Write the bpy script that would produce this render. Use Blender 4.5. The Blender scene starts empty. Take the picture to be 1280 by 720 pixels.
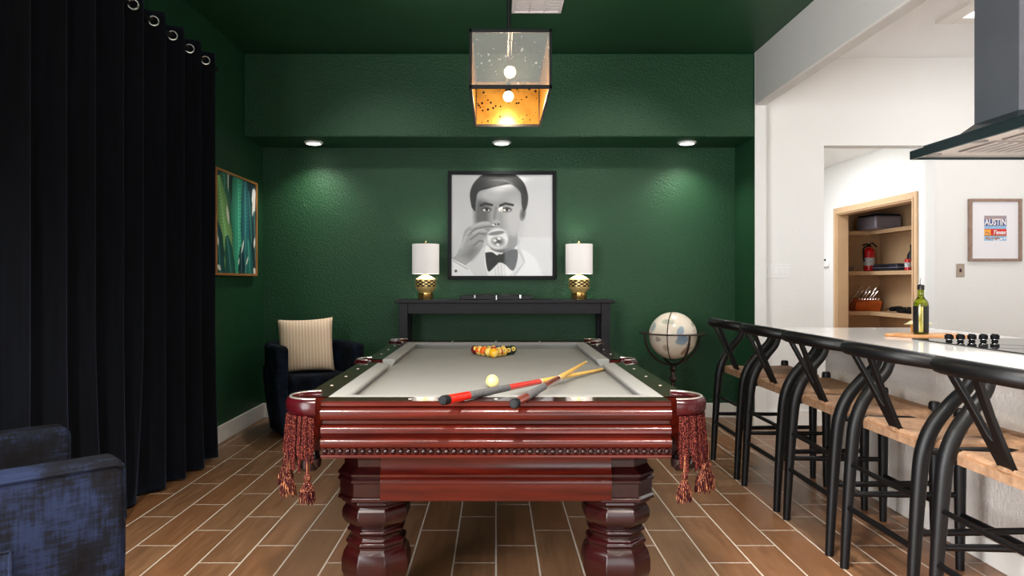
import bpy, bmesh, math, random
import numpy as np
from mathutils import Vector, Matrix, Quaternion
random.seed(7); PI = math.pi
SC = bpy.context.scene; COL = SC.collection

# ---------------------------------------------------------------- helpers
def lin(r, g, b):
    f = lambda c: (c/255/12.92) if c/255 <= .04045 else ((c/255+.055)/1.055)**2.4
    return (f(r), f(g), f(b), 1)

class Nt:
    """small wrapper for building node materials"""
    def __init__(s, name):
        s.m = bpy.data.materials.new(name); s.m.use_nodes = True
        s.t = s.m.node_tree; s.b = s.t.nodes['Principled BSDF']; s.o = s.t.nodes['Material Output']
    def n(s, kind, **kw):
        x = s.t.nodes.new(kind)
        for k, v in kw.items(): setattr(x, k, v)
        return x
    def l(s, a, b): s.t.links.new(a, b)
    def setin(s, sock, v):
        if isinstance(v, bpy.types.NodeSocket): s.l(v, sock)
        else: sock.default_value = v
    def math(s, op, a, b=0.0, c=0.0):
        x = s.n('ShaderNodeMath', operation=op)
        s.setin(x.inputs[0], a); s.setin(x.inputs[1], b); s.setin(x.inputs[2], c)
        return x.outputs[0]
    def mix(s, f, a, b, blend='MIX'):
        x = s.n('ShaderNodeMix', data_type='RGBA', blend_type=blend)
        s.setin(x.inputs[0], f); s.setin(x.inputs[6], a); s.setin(x.inputs[7], b)
        return x.outputs[2]
    def coord(s, kind='Object'):
        return s.n('ShaderNodeTexCoord').outputs[kind]
    def scaled(s, v, sc):
        x = s.n('ShaderNodeMapping'); s.l(v, x.inputs[0]); x.inputs['Scale'].default_value = sc
        return x.outputs[0]
    def noise(s, v, scale, detail=3, rough=.5):
        x = s.n('ShaderNodeTexNoise'); s.l(v, x.inputs['Vector'])
        x.inputs['Scale'].default_value = scale; x.inputs['Detail'].default_value = detail
        x.inputs['Roughness'].default_value = rough
        return x.outputs[0]
    def ramp(s, f, stops):
        x = s.n('ShaderNodeValToRGB'); s.l(f, x.inputs[0]); e = x.color_ramp.elements
        while len(e) < len(stops): e.new(.5)
        for q, (p, c) in zip(e, stops):
            q.position = p; q.color = c if hasattr(c, '__len__') else (c, c, c, 1)
        return x.outputs[0]
    def bump(s, h, strength, dist=.01):
        x = s.n('ShaderNodeBump'); s.l(h, x.inputs['Height'])
        x.inputs['Strength'].default_value = strength; x.inputs['Distance'].default_value = dist
        s.l(x.outputs[0], s.b.inputs['Normal'])
    def sep(s, v):
        x = s.n('ShaderNodeSeparateXYZ'); s.l(v, x.inputs[0]); return x.outputs
    def set(s, **kw):
        for k, v in kw.items(): s.setin(s.b.inputs[k.replace('_', ' ')], v)
        return s

M = {}
def plain(key, col, rough=.5, metal=0, bump=None, var=None, **kw):
    n = Nt(key); n.set(Base_Color=col, Roughness=rough, Metallic=metal, **kw)
    if var:
        f = n.noise(n.coord(), var[0], 4)
        d = tuple(c*(1-var[1]) for c in col[:3])+(1,); u = tuple(min(1, c*(1+var[1])) for c in col[:3])+(1,)
        n.set(Base_Color=n.mix(n.ramp(f, [(.3, 0.), (.7, 1.)]), d, u))
    if bump:
        n.bump(n.noise(n.coord(), bump[0], 2), bump[1], bump[2] if len(bump) > 2 else .004)
    M[key] = n.m
    return n.m

def emit(key, col, strength):
    n = Nt(key); n.set(Base_Color=col, Roughness=.4)
    n.b.inputs['Emission Color'].default_value = col; n.b.inputs['Emission Strength'].default_value = strength
    M[key] = n.m

# paint and plaster
GREEN = lin(29, 68, 42)
plain('green_wall', GREEN, .42, bump=(88, 1.0, .006), Specular_IOR_Level=.28)
plain('green_ceiling', lin(30, 69, 43), .42, Specular_IOR_Level=.3, bump=(75, .3, .005))
plain('white_wall', lin(236, 235, 232), .6, bump=(70, .35, .004))
plain('beam_paint', lin(214, 211, 207), .6, bump=(70, .45, .004))
plain('kitchen_ceiling', lin(252, 252, 252), .6, bump=(70, .3, .004))
plain('white_trim', lin(238, 234, 228), .35)
plain('white_plastic', lin(240, 240, 238), .35)
plain('kneewall', lin(226, 220, 214), .42, bump=(55, .8, .008))
plain('tan_paint', lin(205, 170, 132), .45, var=(3, .05))
plain('quartz', lin(240, 236, 231), .08, var=(30, .02))
plain('vent_white', lin(232, 226, 228), .4)
# metals, plastics, textiles
plain('black_metal', lin(13, 13, 16), .4, 0, Specular_IOR_Level=.3)
plain('black_frame', lin(12, 13, 18), .5, Specular_IOR_Level=.15)
plain('black_wood', lin(5, 5, 7), .45, bump=(60, .1), Specular_IOR_Level=.3)
plain('espresso_wood', lin(19, 17, 24), .45, var=(12, .25), bump=(40, .12), Specular_IOR_Level=.25)
plain('chrome', lin(214, 210, 206), .18, 1)
plain('steel', lin(128, 131, 138), .26, 1, var=(2.5, .12))
plain('brass', lin(232, 190, 112), .15, .95)
plain('gold_frame', lin(198, 132, 76), .32, .35, var=(8, .12))
plain('dark_bronze', lin(64, 52, 48), .36, .75)
plain('cloth_grey', lin(142, 141, 138), .9, var=(6, .03), bump=(900, .15, .001))
plain('leather_red', lin(48, 5, 10), .25, var=(12, .3), bump=(80, .12), Specular_IOR_Level=.3)
plain('leather_dark', lin(30, 16, 16), .3)
plain('casting_edge', lin(196, 188, 180), .25, .8)
plain('pearl', lin(236, 228, 210), .25)
plain('rubber', lin(12, 13, 16), .55, Specular_IOR_Level=.2)
plain('cue_red', lin(200, 34, 20), .15, var=(20, .2), Coat_Weight=.25)
plain('cue_brown', lin(120, 44, 36), .15, var=(18, .3), Coat_Weight=.6)
plain('cue_maple', lin(236, 186, 92), .3, var=(14, .08))
plain('cue_white', lin(240, 228, 204), .4)
plain('lamp_white', lin(244, 240, 240), .8, Subsurface_Weight=0.0)
plain('black_gloss', lin(8, 8, 10), .35, Specular_IOR_Level=.25)
plain('glass_black', lin(10, 11, 13), .03, IOR=2.0)
plain('fire_red', lin(184, 18, 26), .22)
plain('label_grey', lin(178, 176, 178), .6, var=(60, .4))
plain('case_blue', lin(24, 30, 44), .55)
plain('knife_wood', lin(196, 96, 34), .4, var=(20, .15))
plain('paper_white', lin(236, 234, 238), .7)
plain('print_dark', lin(70, 28, 40), .7)
plain('print_red', lin(216, 52, 44), .7)
plain('print_orange', lin(246, 172, 56), .7)
plain('print_blue', lin(150, 192, 226), .7)
plain('print_navy', lin(84, 96, 158), .7)
plain('print_brown', lin(176, 128, 104), .7)
plain('picture_wood', lin(150, 124, 108), .5, var=(25, .2))
plain('metal_plate', lin(176, 160, 146), .3, .8)
plain('board_wood', lin(206, 146, 92), .42, var=(14, .12))
plain('cork_black', lin(22, 20, 18), .4)
plain('amber', lin(220, 146, 40), .1)
plain('cream_cloth', lin(226, 212, 164), .8)
plain('grey_plastic', lin(136, 128, 140), .35, .2)
plain('hood_underside', lin(226, 214, 206), .3, .3)
plain('hood_filter', lin(170, 160, 158), .3, .8)
plain('cream_ball', lin(238, 218, 140), .06, var=(6, .04), Coat_Weight=.8)
plain('hood_steel', lin(112, 114, 121), .36, .45, var=(2.5, .1))
plain('hood_dark', lin(58, 72, 76), .22, .6)
plain('oil_window', lin(176, 160, 60), .08, var=(40, .5))
emit('bulb', (1, .83, .55, 1), 14)
emit('can_lens', (1, .96, .9, 1), 9)
emit('panel_lens', (1, .99, .97, 1), 2.2)

def wood_floor():
    n = Nt('plank_tile'); W, L, G = .186, .603, .0036
    p = n.coord('Object'); x, y, z = n.sep(p)
    u = n.math('DIVIDE', x, W); cu = n.math('FLOOR', u)
    v = n.math('DIVIDE', n.math('SUBTRACT', n.math('SUBTRACT', y, n.math('MULTIPLY', cu, L/3)), 3.28), L)
    cv = n.math('FLOOR', v)
    fu = n.math('SUBTRACT', u, cu); fv = n.math('SUBTRACT', v, cv)
    eu = n.math('MULTIPLY', n.math('MINIMUM', fu, n.math('SUBTRACT', 1.0, fu)), W)
    ev = n.math('MULTIPLY', n.math('MINIMUM', fv, n.math('SUBTRACT', 1.0, fv)), L)
    g = n.math('LESS_THAN', n.math('MINIMUM', eu, ev), G)
    c = n.n('ShaderNodeCombineXYZ'); n.l(cu, c.inputs[0]); n.l(cv, c.inputs[1])
    wn = n.n('ShaderNodeTexWhiteNoise', noise_dimensions='3D'); n.l(c.outputs[0], wn.inputs[0])
    off = n.n('ShaderNodeVectorMath', operation='MULTIPLY_ADD')
    n.l(wn.outputs[1], off.inputs[0]); off.inputs[1].default_value = (9, 9, 9); n.l(p, off.inputs[2])
    grain = n.noise(n.scaled(off.outputs[0], (26, 2.2, 1)), 1.6, 6, .62)
    fine = n.noise(n.scaled(off.outputs[0], (150, 5, 1)), 1.0, 3)
    a = n.ramp(grain, [(.25, lin(98, 70, 49)), (.5, lin(126, 92, 65)), (.75, lin(145, 109, 79))])
    a = n.mix(n.math('MULTIPLY', fine, .35), a, lin(108, 76, 54))
    a = n.mix(n.math('MULTIPLY', wn.outputs[0], .55), a, lin(122, 76, 44))
    n.set(Base_Color=n.mix(g, a, lin(196, 184, 170)), Roughness=n.mix(g, n.ramp(grain, [(.3, .3), (.7, .42)]), (.8, .8, .8, 1)))
    n.bump(n.math('SUBTRACT', n.math('MULTIPLY', fine, .15), g), .35, .002)
    M['plank_tile'] = n.m
wood_floor()

def wood(key, a, b, scale, rough=.28, coat=.12):
    n = Nt(key); f = n.noise(n.scaled(n.coord(), scale), 1.0, 5, .6)
    n.set(Base_Color=n.ramp(f, [(.3, a), (.72, b)]), Roughness=rough, Coat_Weight=coat, Coat_Roughness=.1, Specular_IOR_Level=.25)
    M[key] = n.m
wood('mahogany_x', lin(36, 4, 3), lin(78, 18, 7), (2.5, 40, 40))
wood('mahogany_y', lin(36, 4, 3), lin(78, 18, 7), (40, 2.5, 40))
wood('mahogany_dark', lin(19, 3, 4), lin(40, 8, 7), (8, 8, 5), .26)
wood('rail_wood', lin(38, 14, 12), lin(58, 22, 16), (30, 3, 30), .07, .8)

def velvet():
    n = Nt('curtain_velvet'); f = n.noise(n.scaled(n.coord(), (60, 60, 3)), 1, 3)
    n.set(Base_Color=n.ramp(f, [(.3, lin(3, 4, 8)), (.7, lin(8, 11, 19))]), Roughness=.9,
          Sheen_Weight=.3, Sheen_Roughness=.45, Sheen_Tint=lin(120, 140, 180))
    n.b.inputs['Specular IOR Level'].default_value = .15
    M['curtain_velvet'] = n.m
velvet()

def chenille(key, a, b, c):
    n = Nt(key); p = n.coord()
    h = n.noise(n.scaled(p, (9, 9, 60)), 1.6, 5, .7); v = n.noise(n.scaled(p, (70, 70, 7)), 1.6, 5, .7)
    big = n.noise(p, 4.5, 3, .6)
    s = n.math('ADD', n.math('ADD', n.math('MULTIPLY', h, .5), n.math('MULTIPLY', v, .45)), n.math('MULTIPLY', big, 1.1))
    n.set(Base_Color=n.ramp(n.math('MULTIPLY', s, .5), [(.44, a), (.52, b), (.6, c)]), Roughness=.85)
    n.b.inputs['Specular IOR Level'].default_value = .1
    n.bump(n.math('ADD', h, v), .3, .003)
    M[key] = n.m
chenille('chenille_blue', lin(7, 5, 7), lin(11, 13, 20), lin(24, 31, 52))
chenille('chenille_navy', lin(6, 8, 13), lin(14, 19, 29), lin(26, 36, 52))
plain('teal_cloth', lin(18, 27, 33), .85)

def stripes():
    n = Nt('striped_linen'); x, y, z = n.sep(n.coord())
    f = n.math('PINGPONG', n.math('MULTIPLY', x, 40), .5)
    k = n.noise(n.scaled(n.coord(), (120, 120, 400)), 1, 2)
    a = n.mix(n.math('GREATER_THAN', f, .37), lin(228, 198, 168), lin(248, 236, 218))
    n.set(Base_Color=n.mix(n.math('MULTIPLY', k, .3), a, lin(212, 180, 150)), Roughness=.9)
    n.bump(k, .25, .002); M['striped_linen'] = n.m
stripes()

def woven():
    n = Nt('paper_cord'); x, y, z = n.sep(n.coord())
    # the four triangular fields of a cord seat: strands run parallel to the nearest rail
    ax = n.math('ABSOLUTE', n.math('MULTIPLY', x, 1.0)); ay = n.math('ABSOLUTE', y)
    fld = n.math('GREATER_THAN', ax, ay)
    st = n.mix(fld, n.math('MULTIPLY', y, 150), n.math('MULTIPLY', x, 150))
    w = n.math('PINGPONG', st, .5)
    k = n.noise(n.scaled(n.coord(), (40, 40, 40)), 1, 4)
    c = n.ramp(k, [(.3, lin(124, 92, 68)), (.7, lin(156, 124, 96))])
    n.set(Base_Color=n.mix(n.math('LESS_THAN', w, .1), c, lin(140, 98, 66)), Roughness=.75)
    n.bump(w, .6, .004); M['paper_cord'] = n.m
woven()

def fringe_mat():
    n = Nt('fringe_cord'); x, y, z = n.sep(n.coord())
    k = n.noise(n.scaled(n.coord(), (420, 420, 200)), 1, 2)
    n.set(Base_Color=n.ramp(k, [(.42, lin(18, 2, 4)), (.54, lin(54, 9, 10)), (.66, lin(128, 66, 52))]), Roughness=.9, Specular_IOR_Level=.08)
    M['fringe_cord'] = n.m
    n = Nt('tassel_thread'); k = n.noise(n.scaled(n.coord(), (500, 500, 14)), 1, 2)
    n.set(Base_Color=n.ramp(k, [(.44, lin(24, 3, 8)), (.56, lin(62, 9, 15)), (.7, lin(190, 130, 88))]), Roughness=.8, Specular_IOR_Level=.1)
    M['tassel_thread'] = n.m
fringe_mat()

def thin_glass(key, tint, refl_rough=.02, haze=0.0, spots=None, ior=1.5):
    n = Nt(key); t = n.t; t.nodes.remove(n.b)
    tr = n.n('ShaderNodeBsdfTransparent'); tr.inputs[0].default_value = tint
    gl = n.n('ShaderNodeBsdfGlossy'); gl.inputs['Roughness'].default_value = refl_rough
    df = n.n('ShaderNodeBsdfDiffuse'); df.inputs[0].default_value = (.75, .74, .7, 1)
    fr = n.n('ShaderNodeFresnel'); fr.inputs[0].default_value = ior
    a = n.n('ShaderNodeMixShader'); n.l(fr.outputs[0], a.inputs[0]); n.l(tr.outputs[0], a.inputs[1]); n.l(gl.outputs[0], a.inputs[2])
    b = n.n('ShaderNodeMixShader'); n.l(a.outputs[0], b.inputs[1]); n.l(df.outputs[0], b.inputs[2])
    if spots:
        v = n.n('ShaderNodeTexVoronoi'); n.l(n.coord(), v.inputs['Vector']); v.inputs['Scale'].default_value = spots
        w = n.n('ShaderNodeTexWhiteNoise'); n.l(v.outputs['Color'], w.inputs[0])
        m = n.math('LESS_THAN', v.outputs['Distance'], n.math('MULTIPLY', n.math('POWER', w.outputs[0], 3.0), .34))
        n.l(n.math('ADD', haze, n.math('MULTIPLY', m, .25)), b.inputs[0])
    else: b.inputs[0].default_value = haze
    n.l(b.outputs[0], n.o.inputs[0]); M[key] = n.m
thin_glass('picture_glass', (1, 1, 1, 1), ior=1.24)
thin_glass('seeded_glass', (.9, .9, .88, 1), .05, .13, spots=58)

def antique_mirror():
    n = Nt('antique_gold'); v = n.n('ShaderNodeTexVoronoi'); n.l(n.coord(), v.inputs['Vector']); v.inputs['Scale'].default_value = 52
    w = n.n('ShaderNodeTexWhiteNoise'); n.l(v.outputs['Color'], w.inputs[0])
    spot = n.math('LESS_THAN', v.outputs['Distance'], n.math('MULTIPLY', n.math('POWER', w.outputs[0], 2.2), .40))
    k = n.noise(n.coord(), 9, 4)
    c = n.ramp(k, [(.3, lin(150, 98, 30)), (.7, lin(196, 140, 62))])
    n.set(Base_Color=n.mix(spot, c, lin(40, 26, 12)), Metallic=.6, Roughness=.22); M['antique_gold'] = n.m
antique_mirror()

def bottle_glass(key, col, rough=.03):
    n = Nt(key); n.set(Base_Color=col, Roughness=rough, Transmission_Weight=.85, IOR=1.45); M[key] = n.m
bottle_glass('olive_glass', lin(150, 160, 40)); bottle_glass('clear_glass', lin(235, 238, 238))

def hammered():
    n = Nt('hammered_brass'); x, y, z = n.sep(n.coord())
    a = n.math('ARCTAN2', y, x)
    s = n.math('PINGPONG', n.math('ADD', n.math('MULTIPLY', a, 1.75), n.math('MULTIPLY', z, 34)), .5)
    t = n.math('PINGPONG', n.math('SUBTRACT', n.math('MULTIPLY', a, 1.75), n.math('MULTIPLY', z, 34)), .5)
    band = n.math('LESS_THAN', n.math('ABSOLUTE', n.math('SUBTRACT', z, .138)), .030)
    h = n.math('MAXIMUM', n.math('MULTIPLY', s, t), n.math('SUBTRACT', .14, n.math('MULTIPLY', band, .14)))
    n.set(Base_Color=n.ramp(h, [(.035, lin(26, 18, 8)), (.11, lin(244, 212, 140))]), Metallic=.6, Roughness=.32)
    n.bump(h, .8, .006); M['hammered_brass'] = n.m
hammered()

def painted():
    n = Nt('painted_print'); a = n.n('ShaderNodeVertexColor', layer_name='paint')
    n.set(Base_Color=a.outputs[0], Roughness=.5); M['painted_print'] = n.m
    n = Nt('painted_globe'); a = n.n('ShaderNodeVertexColor', layer_name='paint')
    n.set(Base_Color=a.outputs[0], Roughness=.22); M['painted_globe'] = n.m
painted()

# ---------------------------------------------------------------- mesh building
class MB:
    def __init__(s): s.v = []; s.f = []; s.mi = []; s.cur = 0
    def add(s, vs, fs, mi=None):
        o = len(s.v); s.v += [tuple(q) for q in vs]
        for f in fs: s.f.append(tuple(i+o for i in f)); s.mi.append(s.cur if mi is None else mi)
        return s
    def box(s, x0, x1, y0, y1, z0, z1, mat=None):
        vs = [(x, y, z) for z in (z0, z1) for y in (y0, y1) for x in (x0, x1)]
        if mat is not None: vs = [mat @ Vector(q) for q in vs]
        return s.add(vs, [(0, 2, 3, 1), (4, 5, 7, 6), (0, 1, 5, 4), (2, 6, 7, 3), (0, 4, 6, 2), (1, 3, 7, 5)])
    def loft(s, rings, closed=True, caps=True, loop=False):
        n = len(rings[0]); vs = [q for r in rings for q in r]; fs = []
        R = len(rings)
        for i in range(R if loop else R-1):
            j = (i+1) % R
            for k in range(n if closed else n-1):
                l = (k+1) % n
                fs.append((i*n+k, i*n+l, j*n+l, j*n+k))
        if caps and closed and not loop:
            fs.append(tuple(reversed(range(n)))); fs.append(tuple((R-1)*n+k for k in range(n)))
        return s.add(vs, fs)
    def prism(s, poly, z0, z1, axis='z'):
        def p(a, b, c): return {'z': (a, b, c), 'y': (a, c, b), 'x': (c, a, b)}[axis]
        return s.loft([[p(a, b, z0) for a, b in poly], [p(a, b, z1) for a, b in poly]])
    def lathe(s, prof, n=24, c=(0, 0, 0), phase=0, sx=1, sy=1):
        rings = [[(c[0]+sx*r*math.cos(2*PI*k/n+phase), c[1]+sy*r*math.sin(2*PI*k/n+phase), c[2]+z) for k in range(n)] for r, z in prof]
        return s.loft(rings)
    def tube(s, pts, rad, n=10, loop=False):
        pts = [Vector(p) for p in pts]; N = len(pts)
        if not hasattr(rad, '__len__'): rad = [rad]*N
        tan = []
        for i in range(N):
            a = pts[(i-1) % N] if (loop or i > 0) else pts[0]; b = pts[(i+1) % N] if (loop or i < N-1) else pts[-1]
            tan.append((b-a).normalized())
        up = Vector((0, 0, 1)) if abs(tan[0].z) < .9 else Vector((1, 0, 0))
        nx = tan[0].cross(up).normalized(); rings = []
        for i in range(N):
            nx = (nx - tan[i]*nx.dot(tan[i])).normalized(); ny = tan[i].cross(nx)
            rings.append([pts[i]+(nx*math.cos(2*PI*k/n)+ny*math.sin(2*PI*k/n))*rad[i] for k in range(n)])
        return s.loft(rings, loop=loop)
    def ball(s, c, r, nu=20, nv=12, sc=(1, 1, 1)):
        vs = [(c[0], c[1], c[2]-r*sc[2])]
        for i in range(1, nv):
            t = PI*i/nv
            for k in range(nu):
                a = 2*PI*k/nu
                vs.append((c[0]+r*sc[0]*math.sin(t)*math.cos(a), c[1]+r*sc[1]*math.sin(t)*math.sin(a), c[2]-r*sc[2]*math.cos(t)))
        vs.append((c[0], c[1], c[2]+r*sc[2])); fs = []
        for k in range(nu): fs.append((0, 1+(k+1) % nu, 1+k)); fs.append((len(vs)-1, len(vs)-1-nu+k, len(vs)-1-nu+(k+1) % nu))
        for i in range(nv-2):
            for k in range(nu):
                a = 1+i*nu+k; b = 1+i*nu+(k+1) % nu
                fs.append((a, b, b+nu, a+nu))
        return s.add(vs, fs)
    def xf(s, mat):
        s.v = [tuple(mat @ Vector(q)) for q in s.v]; return s
    def build(s, name, mats, parent=None, bevel=0, smooth=True, ang=35, sub=0, solid=0, seg=2):
        me = bpy.data.meshes.new(name); me.from_pydata(s.v, [], s.f)
        if not isinstance(mats, (list, tuple)): mats = [mats]
        for m in mats: me.materials.append(M[m] if isinstance(m, str) else m)
        me.polygons.foreach_set('material_index', s.mi)
        bm = bmesh.new(); bm.from_mesh(me); bmesh.ops.recalc_face_normals(bm, faces=bm.faces); bm.to_mesh(me); bm.free()
        me.polygons.foreach_set('use_smooth', [smooth]*len(me.polygons))
        if smooth and ang: me.set_sharp_from_angle(angle=math.radians(ang))
        me.update()
        o = bpy.data.objects.new(name, me); COL.objects.link(o)
        if parent: o.parent = parent
        if solid:
            d = o.modifiers.new('thickness', 'SOLIDIFY'); d.thickness = solid
        if bevel:
            b = o.modifiers.new('bevel', 'BEVEL'); b.width = bevel; b.segments = seg; b.limit_method = 'ANGLE'; b.angle_limit = math.radians(40)
            if smooth: b.harden_normals = False
        if sub:
            d = o.modifiers.new('subdivision', 'SUBSURF'); d.levels = sub; d.render_levels = sub
        return o

def catmull(pts, k=6):
    P = [Vector(p) for p in pts]; out = []
    for i in range(len(P)-1):
        a, b, c, d = P[max(0, i-1)], P[i], P[i+1], P[min(len(P)-1, i+2)]
        for j in range(k):
            t = j/k
            out.append(.5*((2*b)+(c-a)*t+(2*a-5*b+4*c-d)*t*t+(3*b-a-3*c+d)*t**3))
    out.append(P[-1]); return out
def cm1(vals, k=6):                      # the same interpolation for a list of radii
    return [q.x for q in catmull([(v, 0, 0) for v in vals], k)]

def tag(o, label, cat, group=None):
    o['label'] = label; o['category'] = cat
    if group: o['group'] = group
    return o
def thing(name, label, cat, loc=(0, 0, 0), rz=0, group=None):
    o = bpy.data.objects.new(name, None); COL.objects.link(o); o.empty_display_size = .1
    o.location = loc; o.rotation_euler = (0, 0, rz)
    return tag(o, label, cat, group)
def struct(o): o['kind'] = 'structure'; return o
def sbox(name, mat, *b, bevel=0): return struct(MB().box(*b).build(name, mat, smooth=False, bevel=bevel))
def copy_tree(o, parent=None):
    c = o.copy(); COL.objects.link(c)
    if parent: c.parent = parent
    for ch in list(o.children): copy_tree(ch, c)
    return c
def text_mesh(body, size, offset=0.0, shear=0.0):
    """flat lettering as vertices and faces, centred on the origin in the XY plane"""
    cu = bpy.data.curves.new('lettering', 'FONT'); cu.body = body; cu.size = size; cu.offset = offset; cu.shear = shear
    cu.align_x = 'CENTER'; cu.align_y = 'CENTER'; cu.resolution_u = 3
    o = bpy.data.objects.new('lettering', cu); COL.objects.link(o)
    me = bpy.data.meshes.new_from_object(o.evaluated_get(bpy.context.evaluated_depsgraph_get()))
    v = [tuple(q.co) for q in me.vertices]; f = [tuple(p.vertices) for p in me.polygons]
    bpy.data.objects.remove(o); bpy.data.curves.remove(cu); bpy.data.meshes.remove(me)
    return v, f
def area(name, loc, size, power, col=(1, 1, 1), rot=(0, 0, 0), sy=None, spread=None, shape=None):
    L = bpy.data.lights.new(name, 'AREA'); L.energy = power; L.color = col; L.size = size
    if sy: L.shape = 'RECTANGLE'; L.size_y = sy
    if shape: L.shape = shape
    if spread: L.spread = math.radians(spread)
    o = bpy.data.objects.new(name, L); COL.objects.link(o); o.location = loc; o.rotation_euler = rot
    return o
def point(name, loc, power, col, r=.04):
    L = bpy.data.lights.new(name, 'POINT'); L.energy = power; L.color = col; L.shadow_soft_size = r
    o = bpy.data.objects.new(name, L); COL.objects.link(o); o.location = loc; return o

# ---------------------------------------------------------------- camera
cam = bpy.data.cameras.new('camera'); co = bpy.data.objects.new('camera', cam); COL.objects.link(co)
co.location = (0, 0, 1.23); co.rotation_euler = (PI/2, 0, 0)
cam.sensor_width = 36; cam.lens = 36*880/1280; cam.shift_x = 20/1280; cam.shift_y = -8/1280; cam.clip_start = .05
SC.camera = co
# ---------------------------------------------------------------- the room
H = 3.14; BX0, BX1 = -2.11, 2.16; YB = 6.37; YS = 5.88; YK = 6.0; YR = -2.8
sbox('floor', 'plank_tile', -2.3, 6.2, YR-.2, 9.6, -.1, 0)
sbox('ceiling', 'green_ceiling', BX0-.2, BX1, YR-.2, YB+.2, H, H+.12)
sbox('ceiling_kitchen', 'kitchen_ceiling', BX1, 6.2, YR-.2, YK+.12, H, H+.12)
sbox('wall_left', 'green_wall', BX0-.15, BX0, 1.15, YB+.15, 0, H)
sbox('wall_left_over', 'green_wall', BX0-.15, BX0, YR-.2, 1.15, 2.35, H); sbox('wall_left_rear', 'green_wall', BX0-.15, BX0, YR-.2, -2.15, 0, 2.35)
m = MB()                                          # unseen patio door, added as a source of daylight from the left
for a in (-2.15, -.54, 1.07): m.box(BX0-.12, BX0-.04, a, a+.08, 0, 2.35)
m.box(BX0-.12, BX0-.04, -2.15, 1.15, 0, .09); m.box(BX0-.12, BX0-.04, -2.15, 1.15, 2.27, 2.35)
struct(m.build('added_patio_door', 'white_trim', smooth=False))
sbox('wall_back', 'green_wall', BX0, BX1+.1, YB, YB+.15, 0, H)
# soffit over the back wall, with the return wall at its right end
sbox('trim_soffit', 'green_wall', BX0, BX1, YS, YB, 2.44, H, bevel=.012)
m = MB(); m.box(BX1, BX1+.1, YS, YB, 0, H); m.mi = [1, 1, 1, 1, 0, 1]
struct(m.build('wall_return', ['green_wall', 'white_wall'], smooth=False, bevel=.008))
sbox('beam', 'beam_paint', BX1, BX1+.1, YR, YS-.001, 2.70, H, bevel=.012)
# kitchen wall with the hall opening
sbox('wall_kitchen', 'white_wall', BX1+.1, 2.795, YK, YK+.14, 0, H)
sbox('wall_kitchen_header', 'white_wall', 2.795, 3.74, YK, YK+.14, 2.39, H)
sbox('wall_kitchen_right', 'white_wall', 3.74, 6.2, YK, YK+.14, 0, H)
sbox('wall_right', 'white_wall', 6.05, 6.2, YR, YK, 0, H)
# hall and its pantry
sbox('ceiling_hall', 'white_wall', 2.2, 5.1, YK+.14, 9.5, 2.62, 2.7)
sbox('wall_hall_left', 'white_wall', 2.2, 2.4, YK+.14, 9.5, 0, 2.62)
sbox('wall_hall_end', 'white_wall', 2.4, 5.1, 9.4, 9.5, 0, 2.62)
PX = 4.05; PY0, PY1 = 6.82, 8.35
sbox('wall_pantry_near', 'white_wall', PX, PX+.12, YK+.14, PY0, 0, 2.62)
sbox('wall_pantry_far', 'white_wall', PX, PX+.12, PY1, 9.4, 0, 2.62)
sbox('wall_pantry_over', 'white_wall', PX, PX+.12, PY0, PY1, 2.03, 2.62)
sbox('wall_pantry_back', 'tan_paint', 4.84, 4.96, 6.4, 9.0, 0, 2.62)
sbox('wall_pantry_end', 'tan_paint', PX+.12, 4.84, 8.88, 9.0, 0, 2.62)
sbox('wall_pantry_side', 'tan_paint', PX+.12, 4.84, 6.4, 6.5, 0, 2.62)
m = MB()                                         # moulded casing and jamb liner of the pantry doorway
for y0, y1, z1 in ((PY0-.07, PY0, 2.10), (PY1, PY1+.07, 2.10)):
    m.box(PX-.018, PX, y0, y1, 0, z1)
    e = y0 if y0 > 7 else y1
    m.box(PX-.026, PX-.018, e-.02 if e == y1 else e, e if e == y1 else e+.02, 0, 2.05)
m.box(PX-.018, PX, PY0, PY1, 2.03, 2.10); m.box(PX-.026, PX-.018, PY0, PY1, 2.03, 2.05)
m.box(PX-.01, PX+.125, PY0-.001, PY0+.014, 0, 2.03); m.box(PX-.01, PX+.125, PY1-.014, PY1+.001, 0, 2.03)
m.box(PX-.01, PX+.125, PY0, PY1, 2.016, 2.031)
struct(m.build('door_1', 'tan_paint', smooth=False, bevel=.004))
# rear of the room, behind the camera: a wall with a wide window
sbox('wall_rear_left', 'green_wall', BX0, .15, YR-.15, YR, 0, H)
sbox('wall_rear_right', 'white_wall', 2.15, 6.05, YR-.15, YR, 0, H)
sbox('wall_rear_over', 'white_wall', .15, 2.15, YR-.15, YR, 2.25, H)
m = MB()
for a, b in ((.15, .22), (1.11, 1.19), (2.08, 2.15)): m.box(a, b, YR-.12, YR-.04, 0, 2.25)
m.box(.15, 2.15, YR-.12, YR-.04, 0, .09); m.box(.15, 2.15, YR-.12, YR-.04, 2.17, 2.25)
struct(m.build('window_1', 'white_trim', smooth=False))
# baseboards
sbox('baseboard_left', 'white_trim', BX0, BX0+.016, 1.15, YB, 0, .133, bevel=.005)
sbox('baseboard_back', 'white_trim', BX0+.016, BX1, YB-.016, YB, 0, .133, bevel=.005)
sbox('baseboard_return', 'white_trim', BX1-.016, BX1, YS, YB-.016, 0, .133, bevel=.005)
sbox('baseboard_end', 'white_trim', BX1-.016, BX1+.1, YS-.016, YS, 0, .133, bevel=.005)
sbox('baseboard_kitchen', 'white_trim', BX1+.1, 2.795, YK-.016, YK, 0, .133, bevel=.005)

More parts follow.
